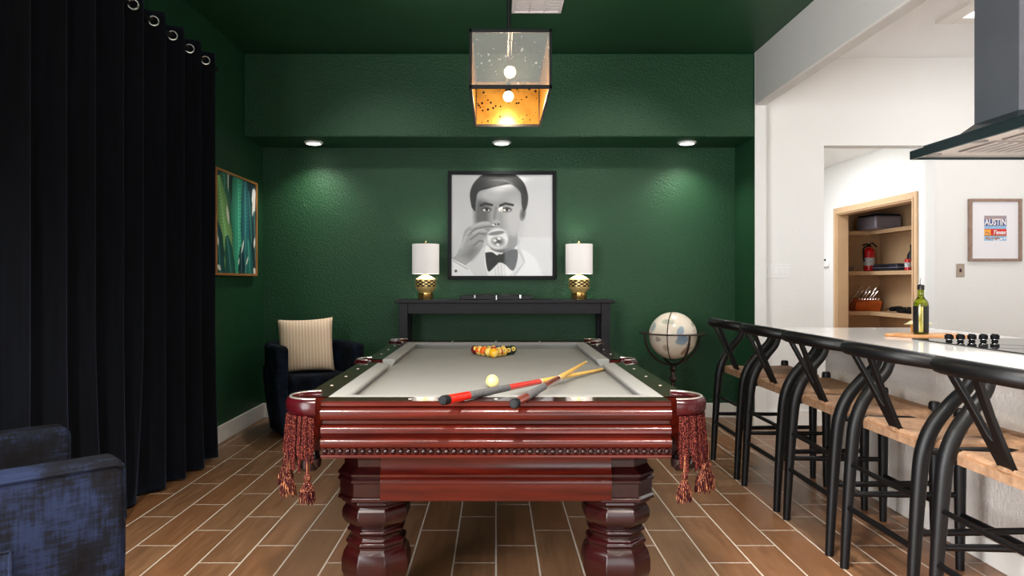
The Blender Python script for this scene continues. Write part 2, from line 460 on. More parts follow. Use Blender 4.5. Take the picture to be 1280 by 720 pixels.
# ---------------------------------------------------------------- pool table
T = thing('pool_table', 'mahogany pool table with grey cloth and red fringed pockets', 'pool table', (0, 3.71, 0))
HX, HY = .71, 1.26; ZT, ZB = .812, .775
apr = [(0, ZT-.004), (.0, .797), (-.010, .794), (-.002, .789), (.009, .780), (.012, .768), (.009, .755), (-.002, .747), (-.024, .741), (-.024, .730),
       (-.004, .726), (.004, .716), (.005, .703), (-.010, .695), (-.012, .687), (.007, .680), (.011, .669), (.009, .658), (.0, .650), (-.008, .647),
       (-.008, .628), (.003, .626), (.005, .621), (.003, .616), (-.10, .616)]
def rail(ax, s, a0, a1, cut0, cut1, mat):
    """one rail: wood with its moulded apron, cushion, bead trim, sights. ax: axis it runs along; s: side"""
    def P(t, d, z):                              # t along, d outward from the outer face
        return (t, s*(HY+d), z) if ax == 'x' else (s*(HX+d), t, z)
    ring = lambda t: [P(t, d, z) for d, z in [(-.10, ZT-.001), (-.006, ZT)]+apr]
    wood_ = MB().loft([ring(a0), ring(a1)]).build('rail', [mat], T, ang=50)
    top = MB()                                   # polished cap of the rail
    top.loft([[P(t, -.10, ZT), P(t, -.006, ZT+.0015), P(t, -.002, ZT-.003), P(t, -.10, ZT-.004)] for t in (a0, a1)])
    top.build('rail_cap', 'rail_wood', wood_)
    c = MB(); prof = [(-.10, ZT), (-.155, ZT-.001), (-.164, ZT-.006), (-.166, ZT-.013), (-.150, ZB-.002), (-.10, ZB-.002)]
    R = []
    for t, cut, sg in ((a0, cut0, 1), (a1, cut1, -1)):
        R.append([P(t+sg*(-d-.10)*cut, d, z) for d, z in prof])
    c.loft(R).build('cushion', 'cloth_grey', wood_, bevel=.004)
    b = MB(); n = int((a1-a0)/.0262)
    for i in range(n):
        q = a0+(i+.5)*(a1-a0)/n
        p = P(q, -.006, .6375); b.ball(p, .0100, 8, 6)
        q2 = P(q+.5*(a1-a0)/n, -.007, .6375); b.box(q2[0]-.0022, q2[0]+.0022, q2[1]-.003, q2[1]+.003, .631, .644)
    b.build('bead_trim', 'mahogany_dark', wood_)
    for i in range(1, 4):
        q = a0+(a1-a0)*i/4; d = MB(); p = P(q, -.05, ZT+.0015)
        d.lathe([(.0065, 0), (.0065, .0008)], 12, p).build('sight', 'pearl', wood_)
rail('x', -1, -.61, .61, .9, .9, 'mahogany_x'); rail('x', 1, -.61, .61, .9, .9, 'mahogany_x')
for s in (-1, 1):
    rail('y', s, -1.15, -.075, .9, .35, 'mahogany_y'); rail('y', s, .075, 1.15, .35, .9, 'mahogany_y')
# slate bed with notches at the pockets
poly = []
def arc(cx, cy, r, a0, a1, n=9): return [(cx+r*math.cos(math.radians(a0+(a1-a0)*i/n)), cy+r*math.sin(math.radians(a0+(a1-a0)*i/n))) for i in range(n+1)]
bx, by, r = .60, 1.15, .075
poly += arc(-bx, -by, r, 90, 0) + arc(bx, -by, r, 180, 90) + arc(bx+.03, 0, .06, 270, 90) + arc(bx, by, r, 270, 180) + arc(-bx, by, r, 0, -90) + arc(-bx-.03, 0, .06, 90, -90)
MB().prism(poly, ZB-.035, ZB).build('playing_surface', 'cloth_grey', T, smooth=False)
# cabinet
cab = MB(); cx, cy = .575, 1.155
pr = [(.0, .618), (.0, .605), (-.006, .60), (-.012, .585), (-.012, .560), (-.008, .545), (.0, .535), (.006, .530), (.006, .522), (-.002, .518), (.004, .512), (.008, .504), (.008, .498), (.002, .495), (.002, .44), (-.004, .432), (-.05, .432), (-.05, .618)]
for s in (-1, 1):
    cab.loft([[(t, s*(cy+d), z) for d, z in pr] for t in (-.42, .42)])
    cab.loft([[(s*(cx+d), t, z) for d, z in pr] for t in (-1.0, 1.0)])
cab.box(-.52, .52, -1.1, 1.1, .60, .74)
cab.build('cabinet', 'mahogany_x', T, ang=50)
blk = [(.618, .0), (.606, .004), (.596, -.006), (.575, -.016), (.552, -.016), (.536, -.006), (.528, .004), (.520, .004), (.514, -.002), (.505, .004), (.497, .004), (.492, -.002), (.445, -.002), (.438, .004), (.428, .004)]
leg = [(.428, .100), (.424, .123), (.412, .126), (.404, .112), (.396, .112), (.386, .121), (.37, .125), (.352, .124), (.334, .115), (.318, .099), (.312, .097), (.308, .106), (.300, .108), (.296, .098),
       (.288, .092), (.276, .092), (.27, .098), (.266, .109), (.256, .112), (.25, .105), (.24, .106), (.222, .119), (.19, .127), (.15, .127), (.115, .115), (.085, .093), (.07, .085), (.062, .099), (.05, .104), (.04, .112), (.0, .112)]
for sx in (-1, 1):
    for sy in (-1, 1):
        lx, ly = sx*.455, sy*1.022
        q = []
        for z, d in blk:
            h = .128+d; k = .062
            q.append([(lx+a, ly+b, z) for a, b in ((-h, -h+k), (-h+k, -h), (h-k, -h), (h, -h+k), (h, h-k), (h-k, h), (-h+k, h), (-h, h-k))])
        L = MB().loft(q).build('leg', 'mahogany_dark', T, ang=25)
        ph = PI/8
        MB().lathe([(rr*1.06, z) for z, rr in leg], 8, (lx, ly, 0), ph).build('turned_foot', 'mahogany_dark', L, ang=22, bevel=.003)
# pockets
def pocket(cx_, cy_, a0, a1, r, strands, tassels):
    n = 18; an = [math.radians(a0+(a1-a0)*i/n) for i in range(n+1)]
    prof = [(r-.022, ZT+.002), (r-.006, ZT+.012), (r+.006, ZT+.008), (r+.012, ZT-.008), (r+.010, ZT-.030), (r+.004, ZT-.046), (r-.012, ZT-.05), (r-.022, ZT-.04)]
    P = MB().loft([[(cx_+q*math.cos(a), cy_+q*math.sin(a), z) for q, z in prof] for a in an]).build('pocket', 'leather_red', T, ang=60)
    MB().tube([(cx_+(r-.004)*math.cos(a), cy_+(r-.004)*math.sin(a), ZT+.011) for a in an], .0045, 8).build('casting', 'casting_edge', P)
    cup = MB()
    for k in range(5):                            # leather straps of the drop bag
        a = an[int((k+.5)*n/5)]
        pts = catmull([(cx_+q*math.cos(a), cy_+q*math.sin(a), z) for q, z in ((r-.012, ZT-.045), (r-.01, .68), (r-.03, .60), (r-.075, .565))], 5)
        cup.tube(pts, .009, 6)
    cup.lathe([(.012, .556), (.03, .558), (.042, .57), (.046, .60), (.04, .60), (.03, .575)], 16, (cx_+.03*math.cos(an[n//2]), cy_+.03*math.sin(an[n//2]), 0))
    cup.build('drop_bag', 'leather_dark', P)
    fr = MB(); rnd = random.Random(int(cx_*100+cy_*10))
    for k in range(strands):
        f = (k+.5)/strands; a = math.radians(a0+(a1-a0)*(.03+.94*f)); q = r-.002+rnd.uniform(-.012, .010)
        z1 = .60+rnd.uniform(-.03, .04); pts = []; rad = []
        ph = rnd.uniform(0, 6); nn = 22
        for i in range(nn+1):
            t = i/nn; z = ZT-.046+(z1-ZT+.046)*t
            aa = a+.035*math.sin(ph+t*3.2)*t
            pts.append((cx_+(q+.012*t)*math.cos(aa), cy_+(q+.012*t)*math.sin(aa), z)); rad.append(.0068 if i % 2 else .0048)
        fr.tube(pts, rad, 6)
    fr.build('fringe', 'fringe_cord', P)
    for f, z0 in tassels:
        a = math.radians(a0+(a1-a0)*f); q = r+.016; x, y = cx_+q*math.cos(a), cy_+q*math.sin(a)
        ts = MB(); ts.tube([(x, y, z0+.06), (x, y, z0)], .006, 8)
        ts.ball((x, y, z0-.012), .0135, 12, 8, (1, 1, 1.1)); ts.lathe([(.011, z0-.026), (.0085, z0-.021), (.011, z0-.018)], 12, (x, y, 0))
        for i in range(26):
            b = i*2.399; e = .012+.013*math.sqrt(i/26)
            p0 = (x+.007*math.cos(b), y+.007*math.sin(b), z0-.024)
            p1 = (x+e*math.cos(b), y+e*math.sin(b), z0-.06); p2 = (x+e*1.1*math.cos(b+.2), y+e*1.1*math.sin(b+.2), z0-.088-rnd.uniform(0, .014))
            ts.tube([p0, p1, p2], .0028, 5)
        ts.build('tassel', 'tassel_thread', P)
pocket(-.64, -1.185, 95, 280, .098, 46, ((.45, .60), (.70, .585), (.93, .57)))
pocket(.64, -1.185, 85, -100, .098, 46, ((.55, .595), (.72, .60), (.93, .575)))
pocket(-.64, 1.185, 265, 80, .098, 18, ((.4, .60),)); pocket(.64, 1.185, -85, 100, .098, 18, ((.4, .60),))
pocket(-.665, 0, 90, 270, .068, 16, ((.5, .60),)); pocket(.665, 0, 90, -90, .068, 16, ((.5, .60),))

# ---------------------------------------------------------------- balls
BR = .0286
BC = {1: (246, 178, 28), 2: (24, 46, 120), 3: (206, 34, 26), 4: (74, 32, 104), 5: (240, 104, 28), 6: (18, 58, 40), 7: (112, 16, 22), 8: (14, 14, 15)}
CN = {1: 'yellow', 2: 'blue', 3: 'red', 4: 'purple', 5: 'orange', 6: 'dark green', 7: 'maroon', 8: 'black'}
def ball_mat(i):
    n = Nt('ball_%d' % i); c = lin(*BC[(i-1) % 8+1]); ivory = lin(246, 210, 104)
    x, y, z = n.sep(n.coord()); col = c
    if i > 8: col = n.mix(n.math('LESS_THAN', n.math('ABSOLUTE', z), BR*.56), ivory, c)
    col = n.mix(n.math('GREATER_THAN', n.math('ABSOLUTE', x), BR*.86), col, ivory)
    n.set(Base_Color=col, Roughness=.05, Coat_Weight=.6); return n.m
def ball(i, x, y, look, label, roll=0):
    o = MB().ball((0, 0, 0), BR, 28, 16).build('billiard_ball', ball_mat(i), ang=0)
    tag(o, label, 'billiard ball', 'racked billiard balls'); o.location = (x, y, ZB+BR)
    q = Vector(look).to_track_quat('X', 'Z') @ Quaternion((1, 0, 0), roll)
    o.rotation_mode = 'QUATERNION'; o.rotation_quaternion = q
    v, f = text_mesh(str(i), .017 if i < 10 else .014, .0004)
    w = []
    for a, b, _ in v:
        d = Vector((1, a/BR, b/BR)).normalized()*(BR+.0002); w.append(d)
    MB().add(w, f).build('number', 'black_gloss', o, smooth=False)
    return o
RX, RY = -.014, 4.205
rows = [[1], [14, 11], [5, 3, 9], [13, 15, 2, 8], [7, 4, 12, 10, 6]]
LK = {1: (.6, -1, -.5), 14: (.2, .3, 1), 11: (.25, -1, .35), 5: (.3, .5, .8), 3: (0, .3, 1), 9: (.3, -1, .3), 13: (.15, -1, .35), 15: (0, -.3, 1),
      2: (.3, -.9, .5), 8: (.25, -1, .2), 7: (.1, -1, .5), 4: (0, -1, .6), 12: (-.2, -.8, .8), 10: (0, -1, .9), 6: (.35, -1, .35)}
WH = {(0, 0): 'at the front point of the rack', (1, 0): 'left of the pair behind the front ball', (1, 1): 'right of the pair behind the front ball',
      (2, 0): 'left edge of the rack, third row', (2, 1): 'in the middle of the rack', (2, 2): 'right edge of the rack, third row',
      (3, 0): 'left edge of the rack, fourth row', (3, 1): 'inside the rack, fourth row, left of centre', (3, 2): 'inside the rack, fourth row, right of centre', (3, 3): 'right edge of the rack, fourth row',
      (4, 0): 'at the left back corner of the rack', (4, 1): 'in the back row beside the left corner ball', (4, 2): 'in the middle of the back row', (4, 3): 'in the back row beside the right corner ball', (4, 4): 'at the right back corner of the rack'}
for r_, row in enumerate(rows):
    for k, i in enumerate(row):
        ball(i, RX+(k-r_/2)*2*BR*1.002, RY+r_*2*BR*.868, LK[i], '%s %s ball numbered %d, %s' % (CN[(i-1) % 8+1], 'solid' if i < 9 else 'striped', i, WH[(r_, k)]), .5 if i == 14 else 0)
o = MB().ball((0, 0, 0), BR, 28, 16).build('cue_ball', 'cream_ball', ang=0); o.location = (-.016, 3.02, ZB+BR)
tag(o, 'plain cream cue ball lying on the cloth between the cues and the rack', 'billiard ball')

# ---------------------------------------------------------------- cues
def cue(p0, p1, label, red):
    p0, p1 = Vector(p0), Vector(p1); d = (p1-p0); L = d.length
    t = thing('pool_cue', label, 'pool cue', p0, 0, 'pool cues on the table')
    t.rotation_mode = 'QUATERNION'; t.rotation_quaternion = d.to_track_quat('Z', 'Y')
    R = lambda f: .0155+(.0066-.0155)*f
    def seg(name, a, b, mat, grow=1.0, n=20):
        MB().lathe([(R(a)*grow, a*L), (R(b)*grow, b*L)], n).build(name, mat, t)
    MB().lathe([(.009, 0), (.014, .001), (.0165, .006), (.0168, .03), (.0158, .034)], 20).build('butt_cap', 'rubber', t)
    MB().lathe([(.0095, -.0025), (.0095, .001)], 16).build('bumper', 'rubber', t)
    c = 'cue_red' if red else 'cue_brown'
    seg('butt_sleeve', .02, .11, c, 1.03); seg('wrap', .11, .31, 'wrap_linen', 1.01); seg('forearm', .31, .50, c)
    seg('joint', .497, .503, 'cue_white', 1.03); seg('shaft', .503, .978, 'cue_maple')
    MB().lathe([(R(.978), .978*L), (R(.99), .99*L)], 16).build('ferrule', 'cue_white', t)
    MB().lathe([(R(.99), .99*L), (R(.99)*.98, .997*L), (.004, L)], 16).build('tip', 'cream_cloth', t)
    return t
plain('wrap_linen', lin(84, 82, 84), .9, var=(160, .35), bump=(300, .4, .002))
A0, A1 = Vector((-.179, 2.335, .8355)), Vector((.552, 3.60, ZB+.0075))
cue(A0, A1, 'red pool cue lying under the other, butt at the left over the front rail', True)
B0, B1 = Vector((.058, 2.30, .8295)), Vector((.470, 3.66, .8125))
cue(B0, B1, 'brown pool cue laid across the red one, butt nearest the camera', False)
# ---------------------------------------------------------------- painted prints
def sd_poly(px, py, P):
    """signed distance to a polygon (negative inside)"""
    n = len(P); d = np.full(px.shape, 1e9); ins = np.zeros(px.shape, bool)
    for i in range(n):
        ax, ay = P[i]; bx_, by_ = P[(i+1) % n]
        ex, ey = bx_-ax, by_-ay; wx, wy = px-ax, py-ay
        t = np.clip((wx*ex+wy*ey)/(ex*ex+ey*ey+1e-12), 0, 1)
        d = np.minimum(d, np.hypot(wx-ex*t, wy-ey*t))
        c = ((ay <= py) & (by_ > py)) | ((by_ <= py) & (ay > py))
        xi = ax+(py-ay)*ex/(ey if abs(ey) > 1e-12 else 1e-12)
        ins ^= c & (px < xi)
    return np.where(ins, -d, d)
class Paint:
    def __init__(s, nx, ny, bg):
        s.nx, s.ny = nx, ny
        s.u, s.v = np.meshgrid(np.linspace(0, 1, nx), np.linspace(0, 1, ny)); s.c = np.empty((ny, nx, 3)); s.c[:] = bg
        s.rng = np.random.default_rng(3)
    def lay(s, mask, col):
        m = np.clip(mask, 0, 1)[..., None]; s.c = s.c*(1-m)+np.asarray(col)*m
    def poly(s, P, col, feather=.006, smooth=True, amt=1.0):
        if smooth:
            Q = [(q.x, q.y) for q in catmull([(a, b, 0) for a, b in P+[P[0]]], 5)[:-1]]
        else: Q = P
        s.lay(amt*(.5-sd_poly(s.u, s.v, Q)/feather), col)
    def ell(s, cx, cy, rx, ry, col, feather=.15, rot=0, amt=1.0):
        c, n = math.cos(rot), math.sin(rot); x, y = s.u-cx, s.v-cy
        d = np.hypot((x*c+y*n)/rx, (-x*n+y*c)/ry); s.lay(amt*(.5-(d-1)/feather), col)
    def line(s, P, w, col, amt=1.0, feather=.004):
        d = np.full(s.u.shape, 1e9)
        for (ax, ay), (bx_, by_) in zip(P, P[1:]):
            ex, ey = bx_-ax, by_-ay; t = np.clip(((s.u-ax)*ex+(s.v-ay)*ey)/(ex*ex+ey*ey+1e-9), 0, 1)
            d = np.minimum(d, np.hypot(s.u-ax-ex*t, s.v-ay-ey*t))
        s.lay(amt*(.5-(d-w)/feather), col)
    def mesh(s, name, w, h, parent, mat='painted_print', place=None):
        """a flat sheet w by h in the XZ plane facing -Y, the picture's paint in its colour attribute"""
        nx, ny = s.nx, s.ny; vs = [((i/(nx-1)-.5)*w, 0, (.5-j/(ny-1))*h) for j in range(ny) for i in range(nx)]
        fs = [(j*nx+i, (j+1)*nx+i, (j+1)*nx+i+1, j*nx+i+1) for j in range(ny-1) for i in range(nx-1)]
        o = MB().add(vs, fs)
        if place: o.xf(place)
        o = o.build(name, mat, parent, smooth=False)
        g = np.clip(s.c, 0, 1); l = np.where(g <= .04045, g/12.92, ((g+.055)/1.055)**2.4)
        a = o.data.color_attributes.new('paint', 'FLOAT_COLOR', 'POINT')
        a.data.foreach_set('color', np.concatenate([l.reshape(-1, 3), np.ones((nx*ny, 1))], 1).ravel().astype(np.float32))
        return o
def g(v): return (v, v, v*1.01)

# portrait of a gentleman raising a glass
p = Paint(230, 230, g(.75))
p.ell(.9, .3, .5, .6, g(.80), .9)
p.poly([(-.05, .90), (.12, .80), (.33, .72), (.5, .78), (.66, .70), (.86, .76), (1.05, .84), (1.05, 1.05), (-.05, 1.05)], g(.80), .012)
p.poly([(.62, .72), (.72, .80), (.68, .9), (.60, 1.05), (.9, 1.05), (.8, .8)], g(.86), .03)
p.line([(.66, .72), (.72, .86), (.62, 1.0)], .006, g(.62), .8, .02)
p.poly([(.34, .70), (.50, .74), (.64, .68), (.62, .88), (.54, 1.05), (.40, 1.05), (.33, .88)], g(.90), .01)       # shirt
for k in range(4): p.line([(.42+.035*k, .86), (.44+.03*k, 1.0)], .004, g(.7), .7, .012)
p.poly([(.38, .55), (.62, .5), (.64, .70), (.52, .77), (.38, .72)], g(.44), .012)                                 # neck
p.poly([(.235, .20), (.25, .33), (.27, .46), (.33, .60), (.41, .71), (.50, .74), (.58, .69), (.65, .56), (.69, .42), (.70, .25), (.62, .08), (.45, .05), (.30, .08)], g(.62), .008)
p.ell(.62, .42, .09, .22, g(.74), .9); p.ell(.30, .40, .07, .2, g(.40), .8); p.ell(.40, .2, .14, .06, g(.72), .9); p.ell(.56, .66, .09, .05, g(.5), .8)
p.ell(.705, .39, .03, .065, g(.50), .3, .15); p.ell(.708, .385, .014, .04, g(.34), .5, .15)                        # ear
p.poly([(.20, .32), (.185, .18), (.24, .06), (.36, -.02), (.56, -.03), (.70, .06), (.755, .2), (.745, .32), (.715, .36), (.695, .30), (.68, .17), (.60, .10), (.48, .11), (.36, .14), (.27, .17), (.245, .25), (.235, .36)], g(.16), .01)   # hair
for k in range(7): p.line([(.27+.03*k, .14-.006*k), (.36+.04*k, .06-.003*k), (.50+.032*k, .045+.012*k), (.62+.016*k, .1+.02*k)], .003, g(.36), .55, .012)
for x, w in ((.345, .055), (.545, .062)):                                                                        # brows and eyes
    p.line([(x-w, .305), (x-.01, .285), (x+w, .30)], .011, g(.14), .95, .012)
    p.ell(x, .345, .05, .026, g(.34), .6); p.ell(x, .347, .036, .016, g(.86), .3); p.ell(x+.004, .345, .0155, .0165, g(.10), .3)
    p.line([(x-.042, .342), (x, .328), (x+.042, .345)], .004, g(.12), .9, .008)
p.line([(.44, .33), (.425, .42), (.43, .47)], .008, g(.42), .7, .03); p.poly([(.41, .46), (.44, .44), (.48, .46), (.475, .495), (.43, .50), (.405, .485)], g(.68), .02); p.ell(.425, .49, .016, .009, g(.2), .5); p.ell(.465, .488, .013, .008, g(.26), .5)
p.line([(.42, .575), (.47, .567), (.53, .575)], .006, g(.22), .9, .012); p.ell(.475, .595, .045, .012, g(.5), .5)
p.ell(.455, .63, .115, .115, g(.68), .08, 0, .55); p.ell(.455, .63, .112, .11, g(.9), .05, 0, .18)                  # tumbler held to the mouth
p.ell(.445, .575, .10, .028, g(.88), .25, -.15, .7); p.ell(.445, .577, .086, .02, g(.52), .3, -.15, .8); p.ell(.46, .66, .07, .05, g(.35), .5, .1, .5)
for x, y in ((.43, .65), (.47, .63), (.46, .69)): p.ell(x, y, .018, .014, g(.95), .4, .3, .85)
p.poly([(-.05, .84), (.04, .80), (.10, .68), (.13, .56), (.20, .50), (.29, .465), (.36, .46), (.43, .49), (.40, .53), (.33, .535), (.36, .57), (.345, .60), (.30, .585), (.32, .65), (.30, .73), (.24, .80), (.17, .87), (.0, 1.0), (-.05, 1.0)], g(.62), .008)   # hand and wrist
for P in ([(.16, .60), (.24, .535), (.33, .515), (.42, .51)], [(.19, .64), (.27, .58), (.34, .585)], [(.22, .70), (.28, .65), (.315, .66)]): p.line(P, .005, g(.34), .8, .014)
for P in ([(.2, .515), (.29, .482), (.37, .478)], [(.22, .575), (.28, .548), (.345, .552)], [(.10, .72), (.14, .62), (.18, .56)]): p.line(P, .007, g(.80), .7, .03)
p.ell(.415, .497, .014, .010, g(.86), .4, .3); p.poly([(.10, .80), (.2, .70), (.27, .74), (.2, .84)], g(.45), .06, True, .6)
p.poly([(-.05, .80), (.03, .84), (.17, .92), (.22, 1.05), (-.05, 1.05)], g(.86), .008); p.line([(.02, .85), (.16, .93)], .004, g(.55), .8, .01); p.ell(.045, .95, .014, .014, g(.3), .3)
p.poly([(.335, .77), (.40, .765), (.465, .80), (.53, .765), (.64, .735), (.655, .80), (.635, .90), (.60, .945), (.53, .885), (.475, .865), (.435, .90), (.37, .955), (.345, .88)], g(.09), .008)
p.ell(.478, .825, .03, .042, g(.15), .2); p.line([(.51, .80), (.60, .79)], .004, g(.3), .6, .02); p.line([(.44, .82), (.37, .84)], .004, g(.28), .6, .02)
p.c = np.clip((p.c-.08)*1.24, .01, .985)+p.rng.normal(0, .008, p.c.shape)
Wp = .976
t = thing('framed_portrait', 'black framed black and white portrait of a man in bow tie raising a glass', 'picture', (.054, YB-.002, 1.738))
m = MB()
for a in (-1, 1):
    m.prism([(a*Wp/2, -Wp/2), (a*Wp/2, Wp/2), (a*(Wp/2-.032), Wp/2-.032), (a*(Wp/2-.032), -Wp/2+.032)], -.036, 0, 'y')
    m.prism([(-Wp/2, a*Wp/2), (Wp/2, a*Wp/2), (Wp/2-.032, a*(Wp/2-.032)), (-Wp/2+.032, a*(Wp/2-.032))], -.036, 0, 'y')
m.build('frame', 'black_frame', t, bevel=.003)
p.mesh('print', Wp-.06, Wp-.06, t, place=Matrix.Translation((0, -.012, 0)))
MB().box(-Wp/2+.03, Wp/2-.03, -.022, -.019, -Wp/2+.03, Wp/2-.03).build('glass', 'picture_glass', t, smooth=False)

# leaf picture on the left wall
p = Paint(150, 170, (.06, .15, .17))
def leaf(x0, y0, x1, y1, w, col, vein=(.62, .80, .66), n=44):
    ex, ey = x1-x0, y1-y0; L = math.hypot(ex, ey); ex /= L; ey /= L
    tt = ((p.u-x0)*ex+(p.v-y0)*ey)/L; s = -(p.u-x0)*ey+(p.v-y0)*ex
    env = w*np.clip(np.sin(np.clip(tt, 0, 1)*PI*.93+.1), 0, 1)**.6*(1+.06*np.sin(tt*23+s*30))
    m = np.clip((env-np.abs(s))/.012, 0, 1)*((tt > 0) & (tt < 1))
    f = .5+.5*np.sin((tt*n-np.abs(s)*9)*2*PI*.7)
    sh = (.82+.16*f*(.6+.4*(s > 0)))[..., None]*np.asarray(col)*(1.12-.35*np.abs(s)/w)[..., None]
    p.c = p.c*(1-m[..., None])+np.clip(sh, 0, 1)*m[..., None]
    p.lay(m*np.clip((.006-np.abs(s))/.005, 0, 1)*.6, vein); p.lay(m*np.clip((np.abs(s)-env+.02)/.02, 0, 1)*.55, (.03, .09, .10))
for a in ((.25, -.1, .22, .35), (.95, .1, .9, .5), (.3, .35, .36, .62), (.05, .55, .0, .68), (.72, .55, .85, .95), (.98, .4, 1, .9), (.0, .85, .1, 1), (.55, .75, .6, .9)):
    p.line([(a[0], a[1]), (a[2], a[3])], .05, (.86, .85, .82), 1, .03)
leaf(.30, 1.1, .16, -.15, .15, (.16, .36, .30)); leaf(.95, 1.05, .80, .1, .14, (.07, .24, .26)); leaf(1.02, 1.1, .95, .3, .10, (.06, .2, .23))
leaf(.55, 1.1, .52, -.2, .20, (.20, .52, .42)); leaf(.72, 1.1, .70, -.1, .12, (.12, .34, .36)); leaf(.34, 1.05, .05, .05, .17, (.42, .58, .36))
leaf(.12, 1.1, .02, .5, .12, (.08, .25, .26)); leaf(.40, 1.2, .25, .62, .11, (.10, .30, .28)); leaf(.86, 1.15, .78, .62, .10, (.13, .38, .36)); leaf(.62, 1.15, .6, .72, .09, (.05, .18, .22))
for a in ((.24, .30, .30, .52, .03), (.02, .62, .06, .74, .03), (.68, .62, .60, .80, .022), (.80, .80, .72, .92, .02), (.97, .1, .9, .38, .035), (.98, .58, .95, .72, .03), (.27, -.05, .28, .2, .018), (.02, .92, .12, .97, .03), (.93, .93, 1, 1, .04), (.55, .82, .53, .92, .018)):
    ex, ey = a[2]-a[0], a[3]-a[1]; L = math.hypot(ex, ey)     # pale gaps between the leaves
    tt = ((p.u-a[0])*ex+(p.v-a[1])*ey)/L/L; s = np.abs(-(p.u-a[0])*ey+(p.v-a[1])*ex)/L
    p.lay((a[4]*np.clip(np.sin(np.clip(tt, 0, 1)*PI), 0, 1)-s)/.008, (.66, .65, .62))
p.c = np.clip(p.c*1.45-.03, .01, .97)
t = thing('leaf_picture', 'gold framed picture of green banana leaves beside the black curtain', 'picture', (BX0+.002, 5.66, 1.68), PI/2)
W, Hh = .90, .805; m = MB()
for a in (-1, 1):
    m.box(*sorted((a*W/2, a*(W/2-.018))), -.04, 0, -Hh/2, Hh/2); m.box(-W/2+.018, W/2-.018, -.04, 0, *sorted((a*Hh/2, a*(Hh/2-.018))))
m.build('frame', 'gold_frame', t, bevel=.002); p.mesh('print', W-.034, Hh-.034, t, place=Matrix.Translation((0, -.028, 0)))

# ---------------------------------------------------------------- curtain
cr = thing('curtain', 'full height black velvet curtain with chrome grommets on the left wall', 'curtain', (0, 0, 0))
YC0, YC1, XC = 2.52, 4.94, -1.985; NP = 10; per = (YC1-YC0)/NP
def cur(yy, z):
    k = (yy-YC0)/per; ph = k-math.floor(k); i = math.floor(k); rr = random.Random(i*13+5).uniform(-.018, .018)
    # asymmetric fold: slow rise towards the room, then a quick turn back to the wall
    w = (ph/.68 if ph < .68 else 1-(ph-.68)/.32); w = .5-.5*math.cos(PI*w)
    low = max(0, (1.0-z)/1.0)**1.6
    return XC-.075+.13*w+rr*(.6+1.2*low)*math.sin(2*PI*ph)+.02*low*math.sin(5.1*k+1.3), yy+.03*low*math.sin(k*2.1)+.02*math.sin(2*PI*ph)
zs = [.015, .12, .3, .55, .9, 1.4, 2.0, 2.45, 2.7, 2.80]; N = NP*18
m = MB(); m.loft([[cur(YC0+(YC1-YC0)*j/N, z)+(z,) for j in range(N+1)] for z in zs], closed=False)
m.build('curtain_panel', 'curtain_velvet', cr, solid=.006, ang=0)
for i in range(NP):
    for f in (.38,):
        y = YC0+(i+f)*per; a = cur(y-.01, 2.735); b = cur(y+.01, 2.735)
        d = Vector((b[0]-a[0], b[1]-a[1], 0)).normalized(); c = Vector(((a[0]+b[0])/2, (a[1]+b[1])/2, 2.738)); nn = Vector((d.y, -d.x, 0))
        R = [c+nn*.005+(d*math.cos(q*PI/12)+Vector((0, 0, 1))*math.sin(q*PI/12))*.0265 for q in range(24)]
        MB().tube(R, .0058, 8, loop=True).build('grommet', 'chrome', cr)
t = thing('curtain_rod', 'dark curtain rod threaded through the chrome grommets', 'curtain rod', (0, 0, 0))
MB().tube([(XC-.006, 2.40, 2.738), (XC-.006, 5.0, 2.738)], .013, 12).build('rod', 'black_metal', t)
for y in (2.40, 5.0): MB().ball((XC-.006, y, 2.738), .02, 14, 10).build('finial', 'black_metal', t)
for y in (2.44,): MB().box(BX0, XC-.006, y-.01, y+.01, 2.725, 2.75).build('bracket', 'black_metal', t)

